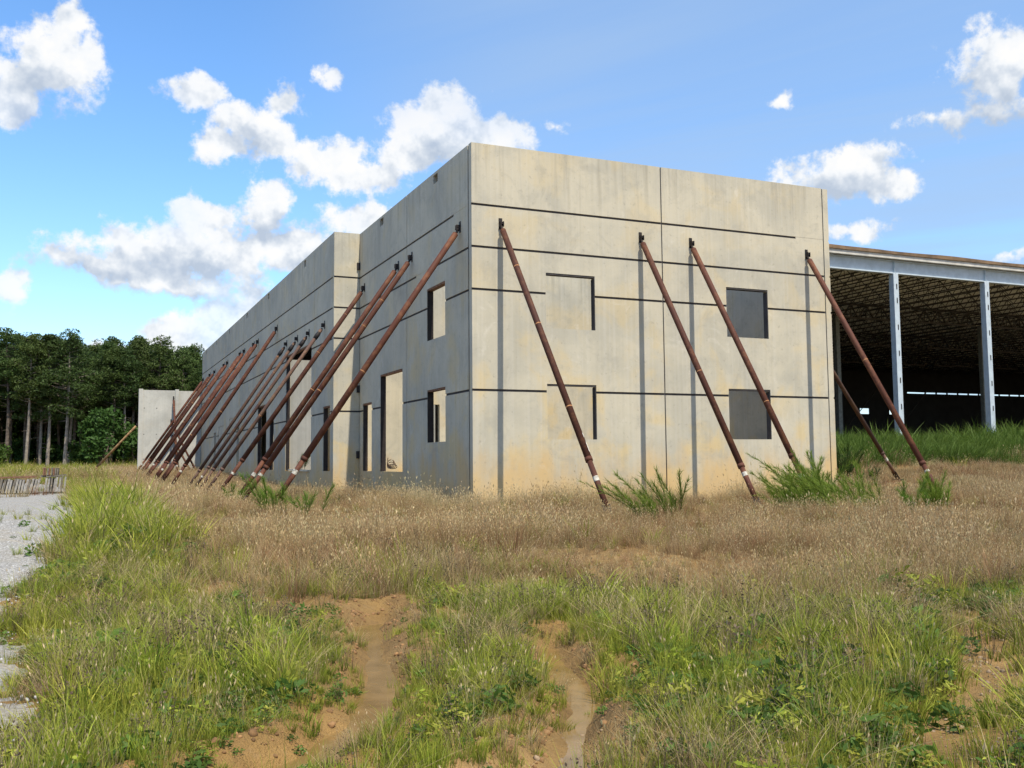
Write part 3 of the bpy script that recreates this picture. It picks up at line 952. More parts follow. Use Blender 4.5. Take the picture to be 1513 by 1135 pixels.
brace((-5.34, L2 + 0.1, 4.15), (-8.55, L2 + 1.2, float(ground(-8.55, L2 + 1.2))), 'worn ochre pipe brace leaning against the free end of the grey screen wall', 'pipe braces of the screen wall', 0.085, 'pale', seed=94)

# ------------------------------------------------------------------ open steel shed
YS, DBAY, SX, X0 = 18.8, 12.77, 7.27, 33.5
FZ, BT, BH = 1.66, 11.76, 0.77
shed = tag(empty('steel_shed', (X0, YS, FZ)), 'large open steel shed with dark interior and pale blue-grey columns', 'shed')


def sp(mb, name, mat, smooth=False):
    mb.v = [(v[0] - X0, v[1] - YS, v[2] - FZ) for v in mb.v]
    return mb.build(name, mat, shed, smooth)


def hcol(zt, w=0.36, dpt=0.36, tf=0.03, tw=0.022, slots=True):
    mb = MB()
    # flanges face +-y in this model: pale face towards the field, bolt slots stand as small plates
    mb.box((-w / 2, -dpt / 2, 0), (w / 2, -dpt / 2 + tf, zt))
    mb.box((-w / 2, dpt / 2 - tf, 0), (w / 2, dpt / 2, zt))
    mb.box((-tw / 2, -dpt / 2 + tf, 0), (tw / 2, dpt / 2 - tf, zt))
    mb.box((-w / 2 - 0.003, -dpt / 2 + tf, 0), (-w / 2 + 0.012, dpt / 2 - tf, zt))
    mb.box((-0.3, -0.3, -0.02), (0.3, 0.3, 0.03))
    me = bpy.data.meshes.new('column'); me.from_pydata(mb.v, [], mb.f); me.update()
    return me


colm = hcol(BT - FZ); colm.materials.append(M['bluegrey'])
slotm = MB().box((-0.03, -0.20, -0.15), (0.03, -0.183, 0.15)); 
sme = bpy.data.meshes.new('clip_angle'); sme.from_pydata(slotm.v, [], slotm.f); sme.update(); sme.materials.append(M['steel_and_shade'])
colm2 = hcol(BT - FZ - 0.25, 0.34, 0.34); colm2.materials.append(plain('dull_column_paint', (0.16, 0.17, 0.155), 0.7))
for i in range(-1, 6):
    c = inst('column', colm, shed, (i * SX, 0, 0))
    if i in (0, 1, 2):
        for k, zz in enumerate((9.35, 8.55, 7.0, 5.5, 3.95, 2.45, 0.9)):
            inst('clip_angle', sme, c, (0.03, 0, zz))
for j in range(1, 2):
    for i in (1, 3, 5, 7):
        inst('column', colm2, shed, (i * SX, j * DBAY, 0))
xl, xr = 24.0, 112.0
YF = YS + 4 * DBAY
# eave beam (I section) in lengths between columns
for i in range(-1, 7):
    a = X0 + (i - 1) * SX + 0.01; b = X0 + i * SX - 0.01
    if a < xl: a = xl
    mb = MB().box((a, YS - 0.02, BT + 0.05), (b, YS + 0.02, BT + BH - 0.04))
    mb.box((a, YS - 0.16, BT), (b, YS + 0.16, BT + 0.05)); mb.box((a, YS - 0.16, BT + BH - 0.04), (b, YS + 0.16, BT + BH))
    mb.box((b - 0.02, YS - 0.15, BT + 0.05), (b, YS - 0.02, BT + BH - 0.04))
    sp(mb, 'eave_beam', M['bluegrey'])
sp(MB().box((xl, YS - 0.42, BT + BH + 0.03), (xr, YS - 0.12, BT + BH + 0.27)), 'gutter', M['fascia'])
# wavy torn roofing edge and the deck
mb = MB(); xs_ = np.arange(xl, xr, 0.8); prev = None
for x in xs_:
    zt = BT + BH + 0.50 + 0.16 * (fbm(np.array(x * 0.13), np.array(2.0), 3) - 0.5) * 2
    cur = [(x, YS - 0.5, BT + BH + 0.27), (x, YS - 0.45, zt), (x, YS + 3.0, zt + 0.05)]
    if prev:
        mb.quad(prev[0], cur[0], cur[1], prev[1]); mb.quad(prev[1], cur[1], cur[2], prev[2])
    prev = cur
sp(mb, 'roof_edge', M['roofing'])
mb = MB()
xs_ = np.arange(xl, xr, 0.3)
for k, x in enumerate(xs_):                                    # ribbed steel deck
    z0 = BT + BH + (0.05 if k % 2 else 0.12)
    mb.quad((x, YS - 0.1, z0), (x, YF, z0), (x + 0.3, YF, z0), (x + 0.3, YS - 0.1, z0))
    z1 = BT + BH + (0.12 if k % 2 else 0.05)
    mb.quad((x + 0.3, YS - 0.1, z0), (x + 0.3, YF, z0), (x + 0.3, YF, z1), (x + 0.3, YS - 0.1, z1))
mb.box((xl, YS - 0.1, BT + BH + 0.2), (xr, YF, BT + BH + 0.3))
sp(mb, 'roof_deck', M['deck'])


def joist_mesh(L, dep, n, ch, wb):
    mb = MB()
    mb.box((-ch / 2, 0, dep - ch), (ch / 2, L, dep)); mb.box((-ch / 2, 0.5, 0), (ch / 2, L - 0.5, ch))
    s = (L - 1.0) / n
    for k in range(n):
        y0 = 0.5 + k * s
        mb.bar((0, y0, ch / 2), (0, y0 + s / 2, dep - ch / 2), wb); mb.bar((0, y0 + s / 2, dep - ch / 2), (0, y0 + s, ch / 2), wb)
        mb.bar((0, y0 + s / 2, ch / 2), (0, y0 + s / 2, dep), wb * 0.7)
    me = bpy.data.meshes.new('bar_joist'); me.from_pydata(mb.v, [], mb.f); me.update(); me.materials.append(M['joist'])
    return me


jm = joist_mesh(DBAY - 0.1, 0.72, 9, 0.065, 0.034)
for j in range(4):
    x = xl + 0.9 + 12.0 * j
    while x < xl + 34 + 16.0 * j:
        inst('bar_joist', jm, shed, (x - X0, j * DBAY + 0.05, BT + BH - 0.72 + 0.03 - FZ))
        x += SX / 4
gm = joist_mesh(SX - 0.3, 1.15, 4, 0.14, 0.09)
for j in range(1, 4):
    for i in range(-1, 10):
        o = inst('joist_girder', gm, shed, (i * SX + 0.15, j * DBAY, BT + BH - 1.15 - FZ), (0, 0, -math.pi / 2))
# enclosing walls: far wall sheets with a gap of daylight and two openings
zg = 9.40
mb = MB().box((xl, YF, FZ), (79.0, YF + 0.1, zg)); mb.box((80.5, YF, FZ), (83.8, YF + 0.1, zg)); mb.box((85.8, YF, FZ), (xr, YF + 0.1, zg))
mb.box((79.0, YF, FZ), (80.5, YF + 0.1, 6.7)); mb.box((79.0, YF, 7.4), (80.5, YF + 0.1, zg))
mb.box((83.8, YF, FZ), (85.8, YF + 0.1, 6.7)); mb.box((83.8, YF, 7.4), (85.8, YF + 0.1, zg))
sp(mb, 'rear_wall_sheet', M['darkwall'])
mb = MB().box((xl, YF, zg + 0.17), (xr, YF + 0.1, BT + BH + 0.25)); mb.box((xl, YF, zg), (86.9, YF + 0.1, zg + 0.17))
x = 88.2
while x < xr:
    wv = 0.3 if random.random() < 0.7 else 1.0
    mb.box((x + 1.6, YF - 0.02, zg - 0.02), (x + 1.6 + wv, YF, zg + 0.19)); x += 1.6 + wv
sp(mb, 'rear_wall_sheet', M['darkwall'])
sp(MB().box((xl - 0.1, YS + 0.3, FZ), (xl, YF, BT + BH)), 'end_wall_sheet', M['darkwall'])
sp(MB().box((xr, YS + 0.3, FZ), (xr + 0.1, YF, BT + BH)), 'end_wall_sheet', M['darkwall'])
sp(MB().box((xl, YS + 0.2, FZ - 0.3), (xr, YF, FZ + 0.12)), 'floor_slab', plain('dusty_shed_floor', (0.33, 0.28, 0.2), 0.95))
# cross rods in the far bay
for i in (2, 3):
    xa, xb = X0 + i * SX + 14, X0 + (i + 1) * SX + 14
    sp(MB().bar((xa, YS + 3 * DBAY, FZ), (xb, YS + 3 * DBAY, 8.5), 0.06), 'cross_rod', M['joist'])

# ------------------------------------------------------------------ timber stacks on the gravel
def board_stack(loc, n, spacing, hgt, depth, lean, thick, mats, label, top_planks=0, seed=0):
    rnd = random.Random(seed)
    root = tag(empty('board_stack', loc), label, 'board stack', 'board stacks on the gravel')
    mes = []
    for mt in mats:
        mb = MB().box((-thick / 2, 0, 0), (thick / 2, depth, hgt))
        me = bpy.data.meshes.new('board'); me.from_pydata(mb.v, [], mb.f); me.update(); me.materials.append(mt)
        mes.append(me)
    for k in range(n):
        inst('board', rnd.choice(mes), root, (k * spacing + rnd.uniform(-0.012, 0.012), rnd.uniform(-0.05, 0.05), 0.05),
             (rnd.uniform(-0.02, 0.02), lean + rnd.uniform(-0.035, 0.035), rnd.uniform(-0.03, 0.03)), (1, 1, rnd.uniform(0.95, 1.03)))
    for s in (0.1, depth - 0.2):
        MB().box((-0.1, s, -0.03), (n * spacing + 0.05, s + 0.1, 0.045)).build('bearer', M['wood'], root)
    for k in range(top_planks):
        x0 = rnd.uniform(-0.1, 0.1)
        MB().bar((x0, 0.05 + k * depth / max(1, top_planks), hgt * 1.0 + 0.07), (n * spacing * 0.97 + x0, 0.1 + k * depth / max(1, top_planks), hgt * 1.03 + 0.09 + rnd.uniform(0, 0.05)), 0.16, 0.035).build('top_plank', rnd.choice((M['wood_rust'], M['wood'])), root)
    return root


zg0 = float(ground(-11, 21.0)) + 0.03
board_stack((-14.2, 21.0, zg0), 32, 0.112, 0.56, 1.1, 0.20, 0.078, [M['wood_grey'], M['wood_grey'], M['wood']], 'long low row of leaning grey boards on the gravel', 3, 1)
board_stack((-10.42, 21.0, zg0 + 0.02), 8, 0.10, 0.60, 1.1, 0.10, 0.07, [M['wood_grey'], M['wood_grey'], M['wood']], 'short row of grey boards at the end of the pile, next to the grass', 2, 2)
board_stack((-10.5, 21.25, zg0 + 0.70), 8, 0.075, 0.30, 0.7, 0.03, 0.055, [M['wood_rust'], M['wood_rust'], M['wood']], 'small reddish board bundle lying on top of the grey boards', 0, 3)

# ------------------------------------------------------------------ small things in the openings
root = tag(empty('wire_coil', (0.10, 7.4, 0.89)), 'loops of rusty wire lying in the tall left wall opening', 'wire')
for k in range(5):
    pts = []
    n = 26
    ry, rz_, cz = 0.55 - 0.07 * k, 0.07 + 0.025 * k, 0.16 + 0.05 * k
    for i in range(n + 1):
        a = 2 * math.pi * i / n * (0.95 if k < 3 else 0.45) + k
        pts.append((0.02 * k, 0.12 * k + ry * math.cos(a), cz + rz_ * math.sin(a)))
    MB().tube(pts, 0.012, 6).build('wire_loop', M['wire'], root, True)
o = MB().bar((0, 0, 0), (0.0, 3.9, 0.02), 0.16, 0.06).build('plank', M['plank'])
o.location = (-DB - 0.0, 14.95, 0.895)
tag(o, 'pale plank lying on the sill of the big wing opening', 'plank')

# ------------------------------------------------------------------ plants: blade meshes
PROTO = {}


def raw_mesh(name, V, F, T, mat):
    """V (n,3), F list of index arrays grouped by size, T root-to-tip value per vertex"""
    me = bpy.data.meshes.new(name)
    V = np.asarray(V, np.float32)
    me.vertices.add(len(V)); me.vertices.foreach_set('co', V.ravel())
    tot = np.concatenate([np.full(len(f), f.shape[1]) for f in F if len(f)])
    flat = np.concatenate([f.ravel() for f in F if len(f)])
    me.loops.add(len(flat)); me.loops.foreach_set('vertex_index', flat.astype(np.int32))
    st = np.concatenate([[0], np.cumsum(tot)[:-1]])
    me.polygons.add(len(tot)); me.polygons.foreach_set('loop_start', st.astype(np.int32)); me.polygons.foreach_set('loop_total', tot.astype(np.int32))
    me.update(calc_edges=True)
    a = me.attributes.new('t', 'FLOAT', 'POINT'); a.data.foreach_set('value', np.asarray(T, np.float32))
    me.materials.append(mat)
    return me


def blades(g, n, rad, h, w, lean, curl, segs=3, bias=(0, 0), head=0.0, headlen=0.08):
    """n grass blades rooted within rad; lean/curl set how far they bend over"""
    V = []; T = []; Q = []; TR = []
    base = 0
    ang = g.random(n) * 2 * np.pi
    rr = rad * np.sqrt(g.random(n))
    for i in range(n):
        hh = g.uniform(*h); ww = w * g.uniform(0.7, 1.3)
        a = ang[i] + g.normal(0, 0.7)
        ld = abs(g.normal(0, lean)); cu = g.uniform(0.2, 1.0) * curl
        dirx, diry = math.cos(a), math.sin(a)
        px, py = rr[i] * math.cos(ang[i]), rr[i] * math.sin(ang[i])
        fa = g.random() * np.pi
        sx, sy = math.cos(fa), math.sin(fa)
        for k in range(segs + 1):
            t = k / segs
            off = hh * (ld * t + cu * t * t)
            z = hh * t * (1 - 0.35 * cu * t * t) - (0.02 if k == 0 else 0)
            cx = px + dirx * off + bias[0] * hh * t; cy = py + diry * off + bias[1] * hh * t
            wk = ww * (1 - t ** 1.6) * 0.5
            if k == segs:
                V.append((cx, cy, z)); T.append(1.0)
            else:
                V.append((cx - sx * wk, cy - sy * wk, z)); V.append((cx + sx * wk, cy + sy * wk, z)); T += [t * 0.95, t * 0.95]
        for k in range(segs - 1):
            b = base + 2 * k; Q.append((b, b + 1, b + 3, b + 2))
        b = base + 2 * (segs - 1); TR.append((b, b + 1, b + 2))
        base += 2 * segs + 1
        if head and g.random() < head:                     # seed head: two crossed slim diamonds
            hl = headlen * g.uniform(0.6, 1.4); hw = hl * 0.16
            ux, uy = dirx * 0.35, diry * 0.35
            for (qx, qy) in ((sx, sy), (-sy, sx)):
                V += [(cx, cy, z - hl * 0.2), (cx + ux * hl * 0.4 + qx * hw, cy + uy * hl * 0.4 + qy * hw, z + hl * 0.35),
                      (cx + ux * hl, cy + uy * hl, z + hl * 0.85), (cx + ux * hl * 0.4 - qx * hw, cy + uy * hl * 0.4 - qy * hw, z + hl * 0.35)]
                T += [1.0] * 4
                Q.append((base, base + 1, base + 2, base + 3)); base += 4
    return np.array(V), [np.array(Q, np.int32).reshape(-1, 4), np.array(TR, np.int32).reshape(-1, 3)], T


def leaves(g, n, rad, hgt, size, elong=1.6, shell=False, flat=0.5):
    """n small leaf quads through a rounded volume"""
    d = g.normal(size=(n, 3)); d /= np.linalg.norm(d, axis=1)[:, None]
    r = (g.random(n) ** (1 / 3))
    if shell: r = 0.55 + 0.45 * r
    P = d * r[:, None] * np.array([rad, rad, hgt / 2]) + np.array([0, 0, hgt / 2])
    a = g.normal(size=(n, 3)); a[:, 2] *= flat; a /= np.linalg.norm(a, axis=1)[:, None]
    b = np.cross(a, g.normal(size=(n, 3))); b /= np.linalg.norm(b, axis=1)[:, None]
    sz = size * g.uniform(0.6, 1.4, n)[:, None]
    V = np.stack([P - a * sz * elong / 2, P + b * sz / 2 * 0.8, P + a * sz * elong / 2, P - b * sz / 2 * 0.8], 1).reshape(-1, 3)
    F = np.arange(4 * n, dtype=np.int32).reshape(n, 4)
    T = np.repeat(np.clip(r * 0.6 + g.random(n) * 0.4, 0, 1), 4)
    return V, [F], T


def merge(parts):
    V = []; F = {}; T = []; off = 0
    for (v, fs, t) in parts:
        V.append(np.asarray(v)); T.append(np.asarray(t))
        for f in fs:
            if len(f): F.setdefault(f.shape[1], []).append(f + off)
        off += len(v)
    return np.concatenate(V), [np.concatenate(F[k]) for k in F], np.concatenate(T)


def proto(coll, tufts):
    c = bpy.data.collections.new(coll)
    for k, (V, F, T, mat) in enumerate(tufts):
        c.objects.link(bpy.data.objects.new('%s_%02d' % (coll, k), raw_mesh(coll, V, F, T, mat)))
    PROTO[coll] = (c, len(tufts))


g = np.random.default_rng(5)
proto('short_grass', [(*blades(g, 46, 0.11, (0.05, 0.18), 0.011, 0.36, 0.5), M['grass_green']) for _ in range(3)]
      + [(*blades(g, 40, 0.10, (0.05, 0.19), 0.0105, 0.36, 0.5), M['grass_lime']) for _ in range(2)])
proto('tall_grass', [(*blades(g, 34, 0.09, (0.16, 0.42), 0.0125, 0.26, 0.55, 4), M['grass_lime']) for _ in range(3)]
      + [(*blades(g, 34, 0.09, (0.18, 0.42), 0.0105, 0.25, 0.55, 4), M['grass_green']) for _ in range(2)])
proto('dry_grass', [(*blades(g, 44, 0.13, (0.26, 0.56), 0.0048, 0.20, 0.22, 3, bias=(bx, 0), head=0.55, headlen=0.032), M['grass_dry']) for bx in (0, 0.12, -0.1, 0.3)]
      + [(*blades(g, 30, 0.14, (0.2, 0.5), 0.005, 0.5, 0.6, 4), M['grass_dry']) for _ in range(2)])
proto('straw', [(*blades(g, 30, 0.14, (0.15, 0.42), 0.0055, 0.6, 0.7, 4), M['grass_straw']) for _ in range(3)])
proto('straw_seed', [(*blades(g, 30, 0.13, (0.3, 0.62), 0.0048, 0.2, 0.25, 3, head=0.7, headlen=0.042), M['grass_straw']) for _ in range(3)])
proto('fine_grass', [(*blades(g, 30, 0.13, (0.12, 0.36), 0.0058, 0.16, 0.25, 3), M['grass_lime']) for _ in range(2)]
      + [(*blades(g, 30, 0.13, (0.12, 0.33), 0.0058, 0.16, 0.25, 3), M['grass_green']) for _ in range(2)]
      + [(*blades(g, 26, 0.14, (0.14, 0.42), 0.004, 0.16, 0.2, 3, head=0.3, headlen=0.03), M['grass_straw'])])
proto('low_weed', [(*leaves(g, 70, 0.13, 0.11, 0.022, 1.7), M['weed']) for _ in range(2)] + [(*leaves(g, 46, 0.15, 0.16, 0.042, 2.0), M['weed']) for _ in range(2)] + [(*leaves(g, 60, 0.10, 0.24, 0.026, 2.2), M['grass_lime'])])
proto('dead_weed', [(*merge([blades(g, 16, 0.07, (0.15, 0.42), 0.006, 0.25, 0.2), (lambda q: (q[0] + np.array([0, 0, 0.12]), q[1], q[2]))(leaves(g, 40, 0.10, 0.22, 0.014, 1.4))]), M['weed_dead']) for _ in range(2)])
proto('far_green', [(*blades(g, 60, 0.45, (0.25, 0.75), 0.024, 0.25, 0.5), M['grass_green']) for _ in range(2)] + [(*blades(g, 60, 0.45, (0.25, 0.75), 0.024, 0.25, 0.5), M['grass_lime'])])
proto('rank_grass', [(*blades(g, 60, 0.45, (0.2, 0.75), 0.022, 0.3, 0.6), M['rank']) for _ in range(3)])
proto('far_dry', [(*blades(g, 80, 0.45, (0.22, 0.55), 0.014, 0.22, 0.3, head=0.4, headlen=0.05), M['grass_dry']) for _ in range(2)] + [(*blades(g, 70, 0.45, (0.2, 0.5), 0.016, 0.3, 0.4, head=0.4, headlen=0.05), M['grass_straw']) for _ in range(2)])


def rock(g, s):
    bm = bmesh.new(); bmesh.ops.create_icosphere(bm, subdivisions=1, radius=s)
    V = np.array([v.co[:] for v in bm.verts]); F = np.array([[v.index for v in f.verts] for f in bm.faces], np.int32); bm.free()
    V = V * (1 + g.normal(0, 0.16, (len(V), 1))) * np.array([1, g.uniform(0.6, 1), g.uniform(0.45, 0.8)])
    return V, [F], np.zeros(len(V))


proto('stone', [(*rock(g, 0.5), M['stone']) for _ in range(3)])
proto('clod', [(*rock(g, 0.5), M['clod']) for _ in range(3)])
proto('pebble', [(*rock(g, 0.5), M['pebble']) for _ in range(3)])


def scatter(name, coll, P, scl, label, cat, tilt=0.12, g=None):
    c, n = PROTO[coll]
    N = len(P)
    me = bpy.data.meshes.new(name)
    me.vertices.add(N); me.vertices.foreach_set('co', np.asarray(P, np.float32).ravel())
    rot = np.stack([g.normal(0, tilt, N), g.normal(0, tilt, N), g.random(N) * 6.283], 1).astype(np.float32)
    a = me.attributes.new('rot', 'FLOAT_VECTOR', 'POINT'); a.data.foreach_set('vector', rot.ravel())
    a = me.attributes.new('scl', 'FLOAT', 'POINT'); a.data.foreach_set('value', np.asarray(scl, np.float32))
    a = me.attributes.new('idx', 'INT', 'POINT'); a.data.foreach_set('value', g.integers(0, n, N).astype(np.int32))
    o = bpy.data.objects.new(name, me); COL.objects.link(o)
    ng = bpy.data.node_groups.new('scatter_' + name, 'GeometryNodeTree')
    ng.interface.new_socket('Geometry', in_out='INPUT', socket_type='NodeSocketGeometry')
    ng.interface.new_socket('Geometry', in_out='OUTPUT', socket_type='NodeSocketGeometry')
    nd, ln = ng.nodes, ng.links
    gi, go = nd.new('NodeGroupInput'), nd.new('NodeGroupOutput')
    ip = nd.new('GeometryNodeInstanceOnPoints'); ci = nd.new('GeometryNodeCollectionInfo')
    ci.inputs['Collection'].default_value = c
    ci.inputs['Separate Children'].default_value = True
    ci.inputs['Reset Children'].default_value = True
    ip.inputs['Pick Instance'].default_value = True

    def attr(nm, ty):
        q = nd.new('GeometryNodeInputNamedAttribute'); q.data_type = ty; q.inputs['Name'].default_value = nm
        return q.outputs['Attribute']
    e2r = nd.new('FunctionNodeEulerToRotation')
    ln.new(attr('rot', 'FLOAT_VECTOR'), e2r.inputs[0])
    ln.new(gi.outputs[0], ip.inputs['Points']); ln.new(ci.outputs[0], ip.inputs['Instance'])
    ln.new(attr('idx', 'INT'), ip.inputs['Instance Index']); ln.new(e2r.outputs[0], ip.inputs['Rotation'])
    ln.new(attr('scl', 'FLOAT'), ip.inputs['Scale']); ln.new(ip.outputs[0], go.inputs[0])
    md = o.modifiers.new('scatter', 'NODES'); md.node_group = ng
    return tag(o, label, cat, kind='stuff')


# ------------------------------------------------------------------ where the plants stand
def sample_ground(r0, r1, dens, g):
    """uniform points on the ground between r0 and r1 metres from the camera in a wide wedge ahead of it"""
    half = 0.70
    n = int(dens * half * (r1 * r1 - r0 * r0))
    r = np.sqrt(g.random(n) * (r1 * r1 - r0 * r0) + r0 * r0)
    a = YAW + (g.random(n) * 2 - 1) * half
    return np.stack([CAM[0] + r * np.sin(a), CAM[1] + r * np.cos(a)], 1)


def zones(x, y):
    yb = np.interp(x, [-9, -7.8, -6.4, -4, -2.6, -1.0, 2, 10], [-6.5, -9.0, -11.3, -11.6, -13.0, -14.4, -14.8, -14.0])
    n = fbm(x * 0.45 + 3, y * 0.45, 3) - 0.5
    brown = sstep(y - yb + n * 6.0, -2.0, 2.6)
    leftgreen = sstep(-x, 7.3 + n * 1.5, 8.1 + n * 1.5) * (1 - 0.45 * sstep(y, 6, 20))
    brown = brown * (1 - leftgreen)
    shedgreen = sstep(y + n * 4, 8.5, 11.0) * sstep(x, 12.5, 14)
    brown = brown * (1 - shedgreen)
    farg = sstep(y + n * 8, 62, 70)
    brown = brown * (1 - farg)
    return brown, leftgreen, shedgreen


def cover(x, y):
    """0..1 how much grows here"""
    c = np.ones_like(x)
    n = fbm(x * 1.6 + 7, y * 1.6 + 2, 3) - 0.5
    for pts, w in ((RUT_A, 0.16), (RUT_B, 0.145), (RUT_C, 0.22)):
        c = c * (0.02 + (0.13 if pts is RUT_C else 0) + (0.98 - (0.13 if pts is RUT_C else 0)) * sstep(seg_dist(x, y, pts) + n * 0.5, w * 0.7, w * 1.7))
    for pts, w in ((BARE_D, 0.22), (BARE_E, 0.30), (BARE_F, 0.30), (BARE_G, 0.9)):
        c = c * (0.22 + 0.78 * sstep(seg_dist(x, y, pts) + n * 0.9, w * 0.5, w * 1.6))
    patch = fbm(x * 0.9 + 31, y * 0.9 + 12, 3)
    wet = np.exp(-((x + 5.2) / 2.6) ** 2 - ((y + 13.4) / 2.0) ** 2)
    c = c * (0.30 + 0.70 * sstep(patch - 0.13 * wet, 0.28, 0.42)) * (1 - 0.2 * wet)
    gi = gravel_in(x, y)
    tuft = sstep(fbm(x * 0.8 + 2, y * 0.6 + 40, 3), 0.50, 0.66)
    gv = 0.012 + 0.14 * tuft * sstep(-gi, -1.2, 0.0) + 0.10 * sstep(-gi, -0.4, 0.1)
    gv = np.maximum(gv, (0.12 + 0.75 * tuft) * sstep(-y, 8.5, 12.0))
    c = np.where(gi > 0, c * np.minimum(gv, 1), c)
    inside = ((y > -0.06) & (x > -0.08) & (x < W + 0.32) & (y < L2)) | ((y > L1 - 0.06) & (x > -DB - 0.08) & (x < W + 0.3) & (y < L2 + 0.3))
    inside |= (np.abs(y - L2 - 0.1) < 0.25) & (x > -5.4) & (x < 0)
    inside |= (y > YS + 0.1) & (x > 23.5)
    inside |= (y > 20.9) & (y < 22.2) & (x > -14.4) & (x < -9.5)
    return np.where(inside, 0, c)


BANDS = [(3.2, 7, 170, 0.78, 0), (7, 12, 135, 0.82, 0), (12, 19, 88, 1.0, 0), (19, 30, 55, 1.1, 0), (30, 58, 9, 0.68, 1), (58, 135, 2.4, 1.1, 1)]
acc = {k: ([], []) for k in ('short_grass', 'tall_grass', 'dry_grass', 'straw', 'straw_seed', 'fine_grass', 'low_weed', 'dead_weed', 'far_green', 'rank_grass', 'far_dry')}
g = np.random.default_rng(21)
for (r0, r1, dens, s0, far) in BANDS:
    P = sample_ground(r0, r1, dens, g)
    x, y = P[:, 0], P[:, 1]
    keep = g.random(len(x)) < cover(x, y)
    x, y = x[keep], y[keep]
    brown, lg, sg = zones(x, y)
    u = g.random(len(x)); v = g.random(len(x))
    hum = fbm(x * 0.5 + 50, y * 0.5 + 9, 3)
    sc_ = s0 * g.uniform(0.6, 1.2, len(x)) * (0.7 + 0.7 * hum) * np.where(g.random(len(x)) < 0.06, 1.45, 1.0)
    dr = np.minimum(seg_dist(x, y, RUT_A), seg_dist(x, y, RUT_B))
    sc_ = sc_ * (0.6 + 0.4 * sstep(dr, 0.25, 0.7))
    z = ground(x, y)
    PP = np.stack([x, y, z], 1)
    isb = u < brown
    if far:
        kind = np.where(isb, 'far_dry', 'far_green')
        strawy = (~isb) & (v < 0.35) & (sg < 0.5)
        kind = np.where(strawy, 'far_dry', kind)
        kind = np.where((kind == 'far_green') & (sg > 0.5), 'rank_grass', kind)
        sc_ = sc_ * np.where(sg > 0.5, 1.7, 1.0)
    else:
        kind = np.full(len(x), 'short_grass', dtype=object)
        kind[v > 0.66] = 'tall_grass'
        kind[(v > 0.66) & (hum < 0.48)] = 'low_weed'
        kind[v < 0.34] = 'fine_grass'
        kind[v > 0.77] = 'low_weed'
        nearb = (brown > 0.04) & (v > 0.45) & (v < 0.75)
        kind[nearb] = np.where(g.random(len(x)) < 0.55, 'straw', 'dry_grass')[nearb]
        drier = fbm(x * 0.6 + 80, y * 0.6 + 33, 3)
        kind[v > 0.95 - 0.20 * sstep(drier, 0.48, 0.64)] = 'straw'
        kind[v > 0.965 - 0.05 * sstep(drier, 0.45, 0.62)] = 'dead_weed'
        kind[(lg > 0.5) & (v > 0.25) & (v < 0.8) & (y > -7.5)] = 'tall_grass'
        kb = np.where(v < 0.70, 'dry_grass', np.where(v < 0.86, 'straw', np.where(v < 0.96, 'fine_grass', 'tall_grass')))
        wall = (y > -1.6) & (x > -1.5)
        kb = np.where((wall & (v < 0.6)) | ((v > 0.6) & (v < 0.72)), 'straw_seed', kb)
        kind = np.where(isb, kb, kind)
        sc_ = sc_ * np.where(gravel_in(x, y) > -0.1, 0.6, 1.0)
        sc_ = sc_ * np.where((lg > 0.5) & (y > -8) & (gravel_in(x, y) < -0.1), 1.35, 1.0)
        lay = 0.45 + 0.85 * sstep(fbm(x * 0.5 + 61, y * 0.5 + 17, 3), 0.34, 0.64)
        sc_ = sc_ * np.where(isb, np.interp(y, [-14, -11, -6, -2, 0], [0.55, 0.64, 0.58, 0.54, 0.60]) * lay, 1.0)
    for k in acc:
        m_ = kind == k
        acc[k][0].append(PP[m_]); acc[k][1].append(sc_[m_])
info = {'short_grass': ('short green grass covering the wet foreground', 'grass'), 'tall_grass': ('longer lime green grass clumps in the foreground and along the gravel', 'grass'),
        'dry_grass': ('dry purple-brown seeding grass in front of the building', 'grass'), 'fine_grass': ('thin upright yellowish grass mixed through the foreground', 'grass'), 'straw': ('fallen straw blades among the green grass', 'grass'), 'straw_seed': ('pale seeding straw grass along the foot of the walls', 'grass'),
        'low_weed': ('low leafy green weeds among the foreground grass', 'weeds'), 'dead_weed': ('dark dead weed stalks among the foreground grass', 'weeds'),
        'far_green': ('green grass along the far wing and before the wood', 'grass'), 'rank_grass': ('rank dark green grass growing in front of the steel shed', 'grass'), 'far_dry': ('dry straw-coloured grass along the far wing', 'grass')}
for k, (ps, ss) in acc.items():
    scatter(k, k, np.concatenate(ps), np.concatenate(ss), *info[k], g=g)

# stones and clods on the bare soil, loose gravel at the lot's edge
def along(pts, n, w, g):
    out = []
    for _ in range(n):
        k = g.integers(0, len(pts) - 1); t_ = g.random()
        out.append((pts[k][0] * (1 - t_) + pts[k + 1][0] * t_ + g.normal(0, w), pts[k][1] * (1 - t_) + pts[k + 1][1] * t_ + g.normal(0, w)))
    return np.array(out)


g = np.random.default_rng(33)
Q = np.concatenate([along(RUT_C, 700, 0.28, g), along(RUT_B[-3:], 80, 0.3, g)])
scatter('stones', 'stone', np.column_stack([Q, ground(Q[:, 0], Q[:, 1])]), 0.012 + 0.045 * g.random(len(Q)) ** 3, 'small stones scattered on the bare clay track', 'stones', 0.5, g)
Q = np.concatenate([along(RUT_A, 1500, 0.24, g), along(RUT_B, 1200, 0.24, g), along(BARE_D, 1500, 0.28, g), along(BARE_G, 300, 0.7, g)])
dd = np.minimum(seg_dist(Q[:, 0], Q[:, 1], RUT_A), seg_dist(Q[:, 0], Q[:, 1], RUT_B))
Q = Q[dd > 0.15]
scatter('clay_clods', 'clod', np.column_stack([Q, ground(Q[:, 0], Q[:, 1])]), 0.01 + 0.06 * g.random(len(Q)) ** 4, 'crumbled orange clay clods along the ruts', 'clods', 0.5, g)
